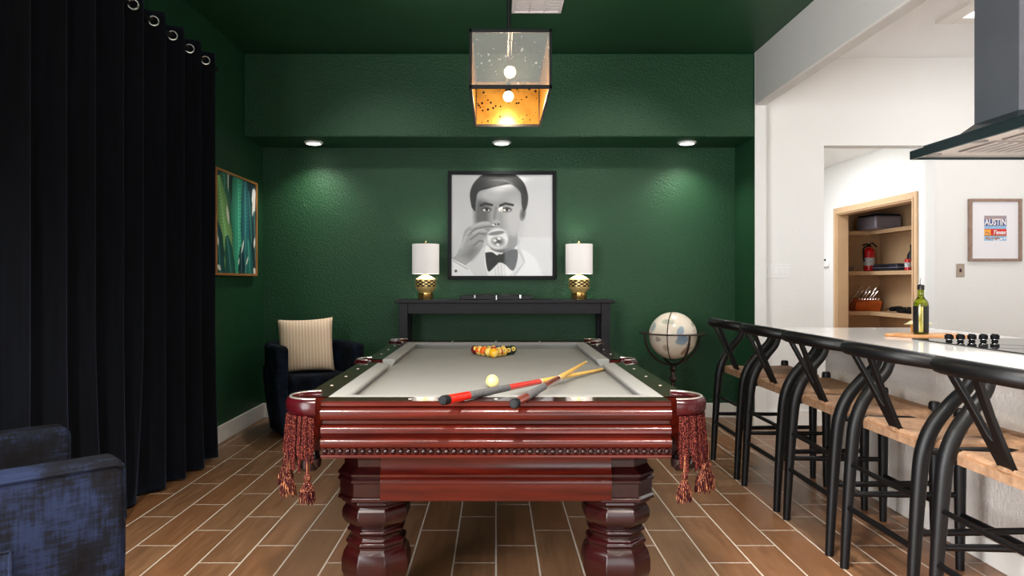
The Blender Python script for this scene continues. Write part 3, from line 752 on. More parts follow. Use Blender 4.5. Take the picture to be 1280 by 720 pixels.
# ---------------------------------------------------------------- armchairs
def armchair(label, loc, rz, mat, wrap=False):
    t = thing('armchair', label, 'armchair', loc, rz, 'blue barrel armchairs')
    A, F, B, th, Ht, Hb = .305, -.37, .37, .10, .722, .03
    path = [(-A, F+q) for q in (0, .004, .010, .018, .027, .04, .08, .13, .18, .23, .28, .33)]; n = 20
    y0 = path[-1][1]
    path += [(-A*math.cos(PI*i/n), y0+(B-th/2-y0)*math.sin(PI*i/n)**.8) for i in range(1, n)]
    path += [(A, F+q) for q in (.33, .28, .23, .18, .13, .08, .04, .027, .018, .010, .004, 0)]
    P = [Vector((x, y, 0)) for x, y in path]; S = [0]
    for a, b in zip(P, P[1:]): S.append(S[-1]+(b-a).length)
    rings = []
    for i, q in enumerate(P):
        d = (P[min(i+1, len(P)-1)]-P[max(i-1, 0)]).normalized(); nn = Vector((-d.y, d.x, 0))      # points outwards or inwards consistently
        e = min(S[i], S[-1]-S[i]); r = .03
        top = Ht-(r-math.sqrt(max(0, r*r-(r-min(e, r))**2)))*.9
        w = th/2-(.02-math.sqrt(max(0, .02**2-(.02-min(e, .02))**2)))*.8
        pr = []
        for s_, z in ((-1, Hb), (-1, .2), (-1, .45), (-1, top-.03), (-.9, top-.012), (-.72, top), (.72, top), (.9, top-.012), (1, top-.03), (1, .45), (1, .2), (1, Hb)):
            ins = .0
            if s_ > 0 and z < .45: ins = .06*(1-z/.45)**1.2
            pr.append(q+nn*(s_*w-ins)+Vector((0, 0, z)))
        rings.append(pr)
    # make sure "+" is the outer side
    if (rings[0][-1]-Vector((0, 0, 0))).x > (rings[0][0]).x:
        for k, q in enumerate(P):
            d = (P[min(k+1, len(P)-1)]-P[max(k-1, 0)]).normalized(); nn = Vector((-d.y, d.x, 0))
            rings[k] = [Vector((2*q.x-v.x, 2*q.y-v.y, v.z)) for v in rings[k]]
    MB().loft(rings).build('shell', mat, t, ang=50)
    for sgn in (0, -1):                               # piping on the arm fronts and along the outer top edge
        e = rings[sgn]; MB().tube([e[-1]]+[e[k] for k in range(len(e)-2, 0, -1)]+[e[0]], .0055, 6).build('piping', mat, t)
    MB().tube([r[8]+Vector((0, 0, .012)) for r in rings[1:-1]], .005, 6).build('piping', mat, t)
    wr = []                                           # low wrap round the back and sides, piped along its top
    for i, q in enumerate(P):
        if min(S[i], S[-1]-S[i]) < .24: continue
        o8, o9, o10, o11 = rings[i][8], rings[i][9], rings[i][10], rings[i][11]
        f = (o8.z-.53)/(o8.z-o9.z); oT = o8.lerp(o9, f); h = (o8-q); h.z = 0; h.normalize()
        wr.append([v+h*k for v, k in ((oT, -.008), (oT+Vector((0, 0, -.004)), .008), (oT+Vector((0, 0, -.014)), .013), (o9, .014), (o10, .014), (o11, .012), (o11, -.01), (o10, -.01), (o9, -.01))])
    W_ = MB().loft(wr).build('back_wrap', mat, t, ang=50)
    MB().tube([wr[0][5]]+[wr[0][k] for k in (4, 3, 2)]+[r[1] for r in wr]+[wr[-1][k] for k in (2, 3, 4, 5)], .005, 6).build('piping', mat, W_)
    sc = MB(); sc.box(-.245, .245, -.36, .26, .30, .485)
    sc.build('seat_cushion', mat, t, bevel=.04, seg=4)
    MB().box(-.24, .24, -.35, .24, .035, .30).build('seat_rail', mat, t, bevel=.02)
    MB().lathe([(.22, 0), (.22, .03), (.20, .036)], 32, (0, 0, 0)).build('swivel_base', 'rubber', t)
    return t, rings
armchair('dark navy barrel armchair with a striped pillow in the back corner by the green wall', (-1.57, 5.91, 0), math.radians(30), 'chenille_navy')
fa, fr_ = armchair('mottled blue armchair cut off at the lower left corner beside the curtain', (-1.585, 2.035, 0), math.radians(134), 'chenille_blue')

# striped pillow leaning in the corner chair
def pillow():
    n = 24; m = MB(); S = .225
    for side in (-1, 1):
        vs = []
        for j in range(n+1):
            for i in range(n+1):
                u, v = 2*i/n-1, 2*j/n-1
                k = 1-.06*(1-v*v)*abs(u)**3; l = 1-.07*(1-u*u)*abs(v)**3
                h = .075*((1-u**4)*(1-v**4))**.6
                vs.append((u*S*k, side*h, v*S*l))
        m.add(vs, [(j*(n+1)+i, j*(n+1)+i+1, (j+1)*(n+1)+i+1, (j+1)*(n+1)+i) for j in range(n) for i in range(n)])
    o = m.build('pillow', 'striped_linen', None, ang=0)
    bm = bmesh.new(); bm.from_mesh(o.data); bmesh.ops.remove_doubles(bm, verts=bm.verts, dist=1e-4); bmesh.ops.recalc_face_normals(bm, faces=bm.faces); bm.to_mesh(o.data); bm.free()
    return o
o = pillow(); o.location = (-1.575, 5.835, .705); o.rotation_euler = (math.radians(-14), math.radians(-2), math.radians(14))
tag(o, 'tan pillow with thin pale stripes standing on the corner armchair', 'pillow')

# ---------------------------------------------------------------- console, lamps, case
t = thing('console_table', 'tall dark console table against the green wall behind the pool table', 'console table', (.072, 6.17, 0))
MB().box(-.94, .94, -.175, .175, 1.045, 1.075).build('tabletop', 'espresso_wood', t, bevel=.004)
for x in (-.863, .863):
    for y in (-.13, .13): MB().box(x-.0375, x+.0375, y-.0375, y+.0375, 0, 1.045).build('leg', 'espresso_wood', t, bevel=.003)
m = MB(); m.box(-.8255, .8255, -.155, -.13, .955, 1.045); m.box(-.8255, .8255, .13, .155, .955, 1.045)
for x in (-.863, .863): m.box(x-.0125, x+.0125, -.0925, .0925, .955, 1.045)
m.build('apron', 'espresso_wood', t, bevel=.002)
def table_lamp():
    t = thing('table_lamp', 'gold table lamp with white drum shade left of the portrait', 'table lamp', (-.615, 6.16, 1.075), 0, 'gold lamps on the console')
    MB().lathe([(.064, 0), (.066, .003), (.066, .056), (.062, .059), (.03, .06)], 36).build('foot', 'brass', t)
    MB().lathe([(.03, .058), (.062, .060), (.078, .082), (.090, .098), (.0925, .112), (.0925, .164), (.089, .176), (.06, .196), (.03, .210), (.02, .214)], 40).build('body', 'hammered_brass', t)
    MB().lathe([(.019, .214), (.019, .24), (.012, .246), (.012, .30)], 20).build('neck', 'brass', t)
    s = MB().lathe([(.118, .222), (.118, .482), (.115, .482), (.115, .222)], 48); s.f = s.f[:-2]; s.mi = s.mi[:-2]; s.loft([s.v[-48:], s.v[:48]], caps=False)
    s.build('lamp_shade', 'lamp_white', t, ang=50)
    m = MB()
    for k in range(3): m.tube([(0, 0, .47), (.1155*math.cos(k*2*PI/3), .1155*math.sin(k*2*PI/3), .476)], .0025, 6)
    m.tube([(0, 0, .30), (0, 0, .478)], .003, 6); m.build('harp', 'brass', t)
    MB().lathe([(.006, .475), (.016, .486), (.014, .497), (.005, .508), (.002, .513)], 16).build('finial', 'brass', t)
    return t
for x in (-.615, .727): point('shade_fill_light', (x, 6.16, 1.075+.36), 3.6, (1, .95, .9), .03)  # lights added inside the shades to make them whiter
lp = table_lamp(); l2 = copy_tree(lp); l2.location = (.727, 6.16, 1.075); l2['label'] = 'gold table lamp with white drum shade right of the portrait'
t = thing('game_case', 'flat black folding game case lying closed on the console table', 'case', (.003, 6.13, 1.075))
MB().box(-.308, -.003, -.1, .1, .0, .036).box(.003, .308, -.1, .1, .0, .036).build('case_half', 'black_gloss', t, bevel=.005)
MB().box(-.20, -.02, -.09, .09, .036, .044).box(.02, .2, -.09, .09, .036, .044).build('raised_lid', 'black_gloss', t, bevel=.003)
MB().box(-.004, .004, -.102, .1, .001, .038).build('hinge', 'chrome', t)
for x in (-.185, .205): MB().box(x-.006, x+.006, -.104, -.099, .012, .040).box(x-.009, x+.009, -.104, -.07, .036, .041).build('latch', 'chrome', t, bevel=.001)

# ---------------------------------------------------------------- globe
t = thing('floor_globe', 'cream floor globe in a dark metal stand right of the console', 'globe', (1.49, 5.93, 0))
GZ, GR = .775, .198
gb = MB().ball((0, 0, GZ), GR, 120, 80).build('sphere', 'painted_globe', t, ang=0)
V = np.array([v.co[:] for v in gb.data.vertices]); D = (V-np.array([0, 0, GZ]))/GR
cc = np.empty((len(D), 3)); cc[:] = (.92, .87, .80)
rng = np.random.default_rng(5)
wob = sum(np.sin(D@rng.normal(0, 9, 3)+rng.uniform(0, 6))*.03 for _ in range(6))
def blob(d, r, col, amt=.85, ring=0):
    global cc
    d = np.array(d)/np.linalg.norm(d); a = np.arccos(np.clip(D@d, -1, 1))+wob
    m = np.clip((r-a)/.03, 0, 1)*amt
    if ring: m *= np.clip((a-(r-ring))/.02, 0, 1)
    cc = cc*(1-m[:, None])+np.array(col)*m[:, None]
blob((.1, -.95, .25), .2, (.55, .63, .70)); blob((.18, -.97, -.05), .22, (.50, .60, .70)); blob((.12, -.97, -.2), .2, (.55, .64, .70))
blob((.42, -.75, -.62), .2, (.62, .50, .38)); blob((.62, -.72, -.5), .13, (.66, .56, .42)); blob((.45, -.82, -.36), .11, (.46, .43, .42)); blob((.45, -.82, -.36), .06, (.75, .68, .6))
blob((-.75, -.6, -.1), .16, (.66, .62, .56)); blob((-.5, -.6, .62), .12, (.7, .70, .64)); blob((-.2, -.8, .55), .1, (.72, .73, .68)); blob((.7, -.4, .55), .15, (.68, .68, .6)); blob((-.55, -.8, -.5), .12, (.72, .66, .58)); blob((.75, -.65, .1), .12, (.55, .5, .45), .8, .04)
blob((.8, -.4, -.2), .12, (.74, .66, .56)); blob((-.85, -.2, .4), .22, (.6, .66, .68)); blob((0, 1, .2), .5, (.58, .64, .68)); blob((.8, .5, 0), .4, (.66, .58, .46)); blob((-.7, .6, -.2), .35, (.64, .56, .46))
cc += rng.normal(0, .008, cc.shape); cl = np.where(cc <= .04045, cc/12.92, ((cc+.055)/1.055)**2.4)
a = gb.data.color_attributes.new('paint', 'FLOAT_COLOR', 'POINT'); a.data.foreach_set('color', np.concatenate([cl, np.ones((len(cl), 1))], 1).ravel().astype(np.float32))
r = MB().lathe([(.214, .792), (.278, .792), (.281, .797), (.278, .802), (.214, .802)], 64); r.f = r.f[:-2]; r.mi = r.mi[:-2]; r.loft([r.v[-64:], r.v[:64]], caps=False)
r.build('horizon_ring', 'dark_bronze', t, ang=50)
for k in range(2):                                 # two half hoops cradle the globe
    ang_ = .28+k*PI/2
    pts = [(.262*math.cos(b)*math.cos(ang_), .262*math.cos(b)*math.sin(ang_), .794+.262*math.sin(b)) for b in [PI+PI*i/28 for i in range(29)]]
    MB().tube(pts, .009, 8).build('cradle_hoop', 'dark_bronze', t)
mer = [(.206*math.cos(b)*math.cos(1.1), .206*math.cos(b)*math.sin(1.1), GZ+.206*math.sin(b)) for b in [2*PI*i/48 for i in range(48)]]
MB().tube(mer, .0035, 6, loop=True).build('meridian', 'dark_bronze', t)
MB().lathe([(.02, .16), (.034, .18), (.022, .2), (.018, .25), (.03, .29), (.018, .33), (.016, .38), (.036, .41), (.018, .44), (.015, .47), (.03, .495), (.016, .52), (.022, .534), (.04, .538)], 20).build('stem', 'dark_bronze', t)
for k in range(3):
    b = -.42+k*2*PI/3
    pts = catmull([(q*math.cos(b), q*math.sin(b), z) for q, z in ((.015, .26), (.05, .25), (.10, .17), (.16, .07), (.215, .024), (.25, .018))], 6)
    L = MB().tube(pts, cm1([.014, .014, .013, .011, .010, .012], 6), 8).build('leg', 'dark_bronze', t)
    MB().ball((.252*math.cos(b), .252*math.sin(b), .014), .014, 10, 8).build('foot', 'dark_bronze', L)

# ---------------------------------------------------------------- lights of the room
for i, (x, lab) in enumerate(((-1.585, 'left recessed downlight in the soffit above the armchair'), (.05, 'middle recessed downlight in the soffit above the portrait'), (1.66, 'right recessed downlight in the soffit above the globe'))):
    t = thing('downlight', lab, 'recessed light', (x, 6.12, 2.44), 0, 'recessed soffit lights')
    MB().lathe([(.055, 0), (.082, 0), (.080, -.008), (.072, -.014), (.060, -.014), (.055, -.004)], 32).build('trim_ring', 'white_plastic', t)
    MB().lathe([(.061, -.006), (.061, -.0125), (.05, -.016), (.02, -.018)], 32).build('lens', 'can_lens', t)
    L = bpy.data.lights.new('downlight_lamp', 'SPOT'); L.energy = 40; L.spot_size = math.radians(128); L.spot_blend = .8; L.shadow_soft_size = .05; L.color = (1, .95, .87)
    o = bpy.data.objects.new('downlight_lamp', L); COL.objects.link(o); o.location = (x, 6.12, 2.415)
t = thing('pendant_light', 'black framed box pendant with seeded glass and gold back over the pool table', 'pendant light', (.068, 3.70, 2.14))
w, d, h, b = .187, .41, .262, .0065
m = MB()
for z in (0, h):
    for s in (-1, 1):
        m.box(s*w-b, s*w+b, -d-b, d+b, z-b*1.3, z+b*1.3); m.box(-w-b, w+b, s*d-b, s*d+b, z-b*1.3, z+b*1.3)
for sx in (-1, 1):
    for sy in (-1, 1): m.box(sx*w-b, sx*w+b, sy*d-b, sy*d+b, 0, h)
m.box(-.012, .012, -d, d, h-.006, h+.006)
m.build('frame', 'black_metal', t, bevel=.0015)
MB().box(-w+b, w-b, -d-.002, -d+.002, b, h-b).build('glass_pane', 'seeded_glass', t, smooth=False)
MB().box(-w+b, w-b, d-.002, d+.002, b, h-b).build('glass_pane', 'antique_gold', t, smooth=False)
for s in (-1, 1): MB().box(s*w-.002, s*w+.002, -d+b, d-b, b, h-b).build('glass_pane', 'antique_gold', t, smooth=False)
for y in (-.28, .17):
    B = MB().ball((0, y, .108), .028, 20, 12).build('bulb', 'bulb', t, ang=0)
    MB().tube([(0, y, .132), (0, y, .18)], .017, 14).tube([(0, y, .17), (0, y, h)], .005, 8).build('socket', 'black_metal', t)
MB().tube([(0, 0, h), (0, 0, H-2.14)], .010, 12).build('rod', 'black_metal', t)
MB().lathe([(.06, H-2.14-.025), (.065, H-2.14-.02), (.065, H-2.14)], 28).build('canopy', 'black_metal', t)
for y in (-.28, .17): point('pendant_lamp', (.068, 3.70+y, 2.14+.06), 9, (1, .8, .55), .03)
t = thing('ceiling_vent', 'white air vent set in the green ceiling beside the pendant rod', 'vent', (.285, 4.80, H))
m = MB()
for s in (-1, 1): m.box(*sorted((s*.175, s*.155)), -.185, .185, -.012, 0); m.box(-.155, .155, *sorted((s*.185, s*.165)), -.012, 0)
for x in (-.052, .052): m.box(x-.005, x+.005, -.165, .165, -.011, 0)
m.build('frame', 'vent_white', t, bevel=.002)
for i in range(12):
    y = -.152+i*.0277; MB().box(-.155, .155, -.013, .013, -.0012, .0012, Matrix.Translation((0, y, -.006)) @ Matrix.Rotation(.18, 4, 'X')).build('louver', 'vent_white', t, smooth=False)
MB().box(-.155, .155, -.165, .165, -.0008, 0).build('duct_plate', 'vent_white', t, smooth=False)
# ---------------------------------------------------------------- bar stools
def stool():
    t = thing('bar_stool', 'black bar stool', 'bar stool', (1.76, 0, 0), 0, 'black wishbone stools at the island')
    X = lambda v: v-1.76
    for s in (-1, 1):
        pts = catmull([(X(x), s*y, z) for x, y, z in ((1.500, .238, 0), (1.513, .237, .25), (1.530, .236, .5), (1.545, .237, .62), (1.580, .240, .71), (1.640, .247, .79), (1.690, .254, .845), (1.712, .258, .895), (1.720, .259, .915))], 5)
        MB().tube(pts, cm1([.018, .022, .026, .0275, .027, .025, .023, .021, .020], 5), 12).build('leg', 'black_wood', t, ang=60)
    for s in (-1, 1):
        MB().lathe([(.0165, 0), (.021, .2), (.0245, .5), (.025, .655), (.0245, .678), (.019, .688), (.0, .689)], 14, (X(1.985), s*.215, 0)).build('leg', 'black_wood', t, ang=40)
    bow = [(1.735, -.266), (1.655, -.262), (1.565, -.235), (1.490, -.180), (1.448, -.10), (1.432, 0), (1.448, .10), (1.490, .180), (1.565, .235), (1.655, .262), (1.735, .266)]
    pts = catmull([(X(x), y, .962-.155*(x-1.432)) for x, y in bow], 5)
    m = MB().tube(pts, cm1([.023, .025, .0275, .029, .029, .029, .029, .029, .0275, .025, .023], 5), 12)
    for q in (pts[0], pts[-1]): m.ball(q, .023, 12, 8)
    m.build('top_rail', 'black_wood', t, ang=60)
    P = [(-.034, 0), (.034, 0), (.042, .09), (.052, .19), (.080, .325), (.046, .325), (.026, .235), (.010, .125), (0, .105), (-.010, .125), (-.026, .235), (-.046, .325), (-.080, .325), (-.052, .19), (-.042, .09)]
    m = MB(); a, b = Vector((X(1.592), 0, .635)), Vector((X(1.442), 0, .952)); d = (b-a)/.325; nn = Vector((d.z, 0, -d.x)).normalized()
    m.loft([[a+d*q+Vector((0, y, 0))+nn*k for y, q in P] for k in (-.008, .008)])
    m.build('splat', 'black_wood', t, bevel=.003)
    m = MB(); n = 28; vs = []
    for j in range(n+1):
        for i in range(n+1):
            u, v = 2*i/n-1, 2*j/n-1
            U = math.sin(u*PI/2) if abs(u) > 0 else 0; Vv = math.sin(v*PI/2)
            e = max(abs(U), abs(Vv)); rr = max(0, 1-max(0, (e-.90)/.10)**2)**.5
            x = X(1.572)+(U*.5+.5)*(.445); hw = .222+(U*.5+.5)*.012
            vs.append((x, Vv*hw, .632-.012*(1-U*U)*(1-.3*Vv*Vv)+.004*Vv*Vv+.024*rr))
    k = len(vs); vb = [(x, y, .606+(.632-.606)*(0 if abs(z-.632) > .0 else 0)) for x, y, z in vs]
    idx = lambda i, j: j*(n+1)+i
    fs = [(idx(i, j), idx(i+1, j), idx(i+1, j+1), idx(i, j+1)) for j in range(n) for i in range(n)]
    fb = [tuple(reversed([q+k for q in f])) for f in fs]
    per = [idx(i, 0) for i in range(n)]+[idx(n, j) for j in range(n)]+[idx(i, n) for i in range(n, 0, -1)]+[idx(0, j) for j in range(n, 0, -1)]
    side = [(per[q], per[q]+k, per[(q+1) % len(per)]+k, per[(q+1) % len(per)]) for q in range(len(per))]
    m.add(vs+vb, fs+fb+side); m.build('seat', 'paper_cord', t, ang=60)
    # loops of cord round the splat's foot
    c = MB()
    for q in range(4):
        c.tube([(X(1.590)+.016*math.cos(w)*(1+.1*q), .045*math.sin(w), .652-.003*q) for w in [2*PI*i/20 for i in range(20)]], .0035, 6, loop=True)
    c.build('cord_wrap', 'paper_cord', t)
    m = lambda p0, p1, r: MB().tube([p0, tuple((a+b)/2 for a, b in zip(p0, p1)), p1], [r*.85, r, r*.85], 10).build('stretcher', 'black_wood', t, ang=60)
    m((X(1.513), -.237, .262), (X(1.513), .237, .262), .0135)
    m((X(1.524), -.236, .447), (X(1.524), .236, .447), .0105)
    for s in (-1, 1):
        m((X(1.517), s*.237, .318), (X(1.985), s*.215, .318), .0135)
        m((X(1.555), s*.232, .612), (X(1.985), s*.215, .618), .014)
    m((X(1.985), -.215, .235), (X(1.985), .215, .235), .0145)
    m((X(1.985), -.215, .618), (X(1.985), .215, .618), .014)
    return t
LB = ['farthest black bar stool with woven seat, in front of the green wall corner', 'black bar stool with woven seat, second from the green wall',
      'black bar stool with woven seat, middle of the row of five', 'black bar stool with woven seat, second nearest the camera', 'black bar stool with woven seat nearest the camera, cut by the right edge']
st = stool()
for i, y in enumerate((4.625, 4.01, 3.40, 2.79, 2.18)):
    o = st if i == 0 else copy_tree(st)
    o.location = (1.76, y, 0); o.rotation_euler.z = (0, .01, -.008, .012, 0)[i]; o['label'] = LB[i]

# ---------------------------------------------------------------- island
t = thing('kitchen_island', 'kitchen island with textured pale half wall behind the bar stools', 'kitchen island', (2.56, 2.8, 0))
MB().box(-.41, .40, -2.3, 1.8, 0, .877).build('half_wall', 'kneewall', t, smooth=False, bevel=.006)
MB().box(-.424, -.41, -2.3, 1.814, 0, .11).box(-.41, .40, 1.8, 1.814, 0, .11).build('baseboard', 'white_trim', t, bevel=.004)
t = MB().box(1.87, 2.98, .4, 4.87, .877, .912).build('countertop', 'quartz', bevel=.004)
tag(t, 'long polished white quartz countertop on the kitchen island', 'countertop')
t = thing('cooktop', 'black glass cooktop with five black knobs set in the white counter', 'cooktop', (2.62, 3.42, .912))
MB().box(-.33, .33, -.46, .46, 0, .007).build('glass_plate', 'glass_black', t, bevel=.002)
for x, y, r in ((-.17, -.05, .11), (.16, -.05, .08), (-.17, -.30, .08), (.16, -.30, .11)):
    m = MB().lathe([(r, .0071), (r, .0076), (r-.004, .0076), (r-.004, .0071)], 40, (x, y, 0)); m.f = m.f[:-2]; m.mi = m.mi[:-2]; m.build('burner_ring', 'wrap_linen', t)
for k in range(5):
    x = -.268+k*.0595
    m = MB().lathe([(.019, .007), (.014, .010), (.014, .017), (.020, .020), (.0208, .038), (.019, .041)], 20, (x, .235, 0))
    m.box(x-.004, x+.004, .235-.020, .235+.020, .040, .046)
    K = m.build('knob', 'rubber', t, ang=30)
    MB().lathe([(.0175, .0175), (.0175, .0195)], 20, (x, .235, 0)).build('collar', 'chrome', K)
t = thing('cutting_board', 'round ended wooden cutting board lying at the end of the cooktop', 'cutting board', (2.49, 4.06, .912), math.radians(-8))
bd = [(-.13, -.09), (.16, -.10), (.19, -.08), (.195, .08), (.165, .10), (-.13, .095), (-.17, .06), (-.19, .022), (-.225, .016), (-.235, 0), (-.225, -.016), (-.19, -.022), (-.17, -.06)]
MB().prism(bd, 0, .017).build('board', 'board_wood', t, bevel=.005)
t = thing('oil_bottle', 'dark olive oil bottle with metal pourer standing on the cutting board', 'bottle', (2.444, 4.05, .929))
MB().lathe([(.036, 0), (.040, .004), (.040, .165), (.0385, .176), (.032, .192), (.021, .206), (.0165, .216), (.0155, .252), (.0175, .255), (.0175, .262), (.012, .262)], 32).build('glass_body', 'olive_glass', t, ang=50)
MB().lathe([(.0402, .01), (.0404, .012), (.0404, .158), (.0402, .160)], 32).build('label_sleeve', 'cork_black', t)
for k in (1,):
    m = MB(); m.loft([[(.0407*math.cos(b), .0407*math.sin(b), z) for b in [math.radians(224+i*4) for i in range(9)]] for z in (.012, .158)], closed=False); m.build('clear_window', 'oil_window', t)
MB().lathe([(.0185, .256), (.0185, .278), (.016, .282)], 20).build('stopper', 'cork_black', t)
MB().tube([(0, 0, .28), (.001, 0, .305), (.006, -.002, .322)], [.006, .005, .004], 10).build('pourer', 'chrome', t)
MB().lathe([(.009, .281), (.010, .285), (.006, .289)], 14).build('pourer_collar', 'chrome', t)
t = thing('honey_jar', 'small amber jar under a pale cloth square behind the oil bottle', 'jar', (2.545, 4.24, .912))
MB().lathe([(.034, 0), (.04, .004), (.043, .03), (.04, .06), (.03, .068), (.03, .078)], 28).build('jar_body', 'amber', t)
m = MB(); n = 16; S = .062
m.add([(-(S)+2*S*i/n, -S+2*S*j/n, .082-.55*max(0, max(abs(-S+2*S*i/n), abs(-S+2*S*j/n))-.03)-.35*max(0, math.hypot(-S+2*S*i/n, -S+2*S*j/n)-.05)+.04*abs((i/n-.5)*(j/n-.5))) for j in range(n+1) for i in range(n+1)],
      [(j*(n+1)+i, j*(n+1)+i+1, (j+1)*(n+1)+i+1, (j+1)*(n+1)+i) for j in range(n) for i in range(n)])
m.xf(Matrix.Rotation(.75, 4, 'Z')).build('cloth_lid', 'cream_cloth', t, solid=.002)
MB().lathe([(.0, .0), (.015, .002), (.018, .016), (.012, .024), (.0, .025)], 14, (0, 0, .0785)).build('lid_knob', 'cream_cloth', t)

# ---------------------------------------------------------------- range hood
t = thing('range_hood', 'dark steel island range hood hanging above the cooktop', 'range hood', (2.35, 3.10, 1.833))
m = MB(); m.box(-.30, .30, -.40, -.385, 0, .042).box(-.30, .30, .385, .39, 0, .042).box(-.30, -.285, -.40, .39, 0, .042).box(.285, .30, -.40, .39, 0, .042).box(-.30, .30, -.40, .39, .038, .042)
m.build('canopy', 'hood_dark', t, bevel=.002)
MB().box(-.288, .288, -.36, .30, .042, .052).build('top_plate', 'hood_dark', t, bevel=.002)
MB().loft([[(a*.22, b*.22, .052) for a, b in ((-1, -1), (1, -1), (1, 1), (-1, 1))], [(a*.15, b*.14, .12) for a, b in ((-1, -1), (1, -1), (1, 1), (-1, 1))]]).build('transition', 'hood_dark', t, smooth=False)
MB().box(-.15, .15, -.14, .14, .10, H-1.833).build('chimney', 'hood_steel', t, smooth=False, bevel=.003)
m = MB(); m.box(-.285, .285, -.385, .385, .012, .016); m.build('underside', 'hood_underside', t, smooth=False)
for y in (-.19, .10):
    f = MB().box(-.17, .21, y-.125, y+.125, .007, .012).build('filter', 'hood_filter', t, bevel=.003)
    for k in range(9): MB().box(-.16+k*.044, -.16+k*.044+.012, y-.115, y+.115, .004, .008).build('baffle', 'hood_underside', f, smooth=False)
    MB().box(.0, .04, y-.118, y-.105, -.002, .007).build('catch', 'rubber', f)
for x, y in ((-.235, .30), (-.235, -.02), (-.235, -.30)): MB().lathe([(.034, .012), (.034, .008), (.028, .006), (.0, .006)], 24, (x, y, 0)).build('spot_lamp', 'hood_filter', t)

# ---------------------------------------------------------------- kitchen wall
t = thing('framed_poster', 'small framed Austin Texas print on the white kitchen wall', 'picture', (4.24, YK-.001, 1.668))
W, Hh = .445, .53; m = MB()
for a in (-1, 1): m.box(*sorted((a*W/2, a*(W/2-.022))), -.032, 0, -Hh/2, Hh/2); m.box(-W/2+.022, W/2-.022, -.032, 0, *sorted((a*Hh/2, a*(Hh/2-.022))))
m.build('frame', 'picture_wood', t, bevel=.002)
MB().box(-W/2+.02, W/2-.02, -.012, -.008, -Hh/2+.02, Hh/2-.02).build('mat_board', 'paper_white', t, smooth=False)
def slab(mm, x0, x1, z0, z1, y): mm.box(x0, x1, y, y+.0012, z0, z1)
K = MB(); px0, px1, pz0, pz1 = -.088, .100, -.09, .122
slab(K, px0, px1, pz0, pz1, -.0135); pr = K.build('print', 'print_blue', t, smooth=False)
K = MB()
for z0, z1 in ((.118, .122), (.108, .115), (.094, .104)): slab(K, px0, px1, z0, z1, -.0142)
K.build('top_band', 'print_brown', pr, smooth=False)
K = MB(); slab(K, px0, px1, .038, .092, -.0142); K.build('night_band', 'print_navy', pr, smooth=False)
K = MB(); slab(K, -.034, px1, -.042, .004, -.0142); slab(K, px0, px1, .004, .010, -.0140); K.build('red_band', 'print_red', pr, smooth=False)
K = MB(); slab(K, px0, -.034, -.042, .004, -.0142); K.build('orange_square', 'print_orange', pr, smooth=False)
K = MB(); slab(K, px0, px1, -.052, -.042, -.0141)
for x, z, r in ((-.065, -.068, .012), (-.045, -.075, .010), (-.02, -.07, .009), (.01, -.072, .013), (.03, -.07, .010), (-.07, -.02, .010), (-.05, -.028, .009)):
    K.loft([[(x+r*math.cos(a), yy, z+r*.8*math.sin(a)) for a in [2*PI*i/14 for i in range(14)]] for yy in (-.0146, -.0136)])
K.build('street_scene', 'print_brown', pr, smooth=False)
K = MB()
for x, z, r in ((.055, -.075, .012), (.085, -.07, .010), (-.0, -.085, .008), (.03, -.085, .010)):
    K.loft([[(x+r*math.cos(a), yy, z+r*.8*math.sin(a)) for a in [2*PI*i/14 for i in range(14)]] for yy in (-.0146, -.0136)])
K.build('street_people', 'paper_white', pr, smooth=False)
RX90 = Matrix.Rotation(PI/2, 4, 'X')
for nm, body, size, off, sh, sc, cxx, cz, mt, y in (('lettering_shadow', 'AUSTIN', .066, .003, 0, (.80, 1.12), .010, .061, 'print_dark', -.0150), ('lettering', 'AUSTIN', .066, .0022, 0, (.80, 1.12), .006, .066, 'paper_white', -.0156), ('lettering', 'Texas', .046, .0016, .35, (1.0, .95), .034, -.020, 'paper_white', -.0156)):
    v, f = text_mesh(body, size, off, sh)
    MB().add([(a*sc[0]+cxx, y, b*sc[1]+cz) for a, b, _ in v], f).build(nm, mt, pr, smooth=False)
t = thing('outlet_plate', 'small metal wall plate below left of the Austin print', 'wall plate', (3.955, YK, 1.325))
MB().box(-.036, .036, -.006, 0, -.057, .057).build('plate', 'metal_plate', t, bevel=.003)
MB().box(-.008, .008, -.010, -.004, -.014, .014).build('toggle', 'print_dark', t, bevel=.001)
for z in (-.038, .038): MB().lathe([(.004, 0), (.0035, .0015)], 10).xf(Matrix.Translation((0, -.006, z)) @ RX90).build('screw', 'chrome', t)
t = thing('switch_plate', 'white four gang light switch plate on the white wall by the green corner', 'light switch', (2.40, YK, 1.32))
MB().box(-.105, .105, -.006, 0, -.06, .06).build('plate', 'white_plastic', t, bevel=.003)
for k in range(4):
    x = -.0725+k*.0483; MB().box(x-.017, x+.017, -.0085, -.004, -.034, .034).build('rocker', 'white_plastic', t, bevel=.0015)
    
t = thing('thermostat', 'small white thermostat on the hall wall beside the pantry frame', 'thermostat', (PX+.002, 8.62, 1.47), -PI/2)
MB().box(-.07, .07, -.028, 0, -.06, .06).build('body', 'white_plastic', t, bevel=.006)
MB().box(-.012, .03, -.0295, -.026, .012, .036).build('display', 'black_gloss', t)
t = thing('ceiling_light', 'bright square fluorescent panel in the white kitchen ceiling', 'ceiling light', (3.95, 4.45, H))
m = MB(); q = .62
for s in (-1, 1): m.box(*sorted((s*.74, s*q)), -.70, .70, -.03, 0); m.box(-q, q, *sorted((s*.70, s*.58)), -.03, 0)
m.build('frame', 'white_trim', t, bevel=.004)
MB().box(-q, q, -.58, .58, -.012, -.004).build('diffuser', 'panel_lens', t, smooth=False)

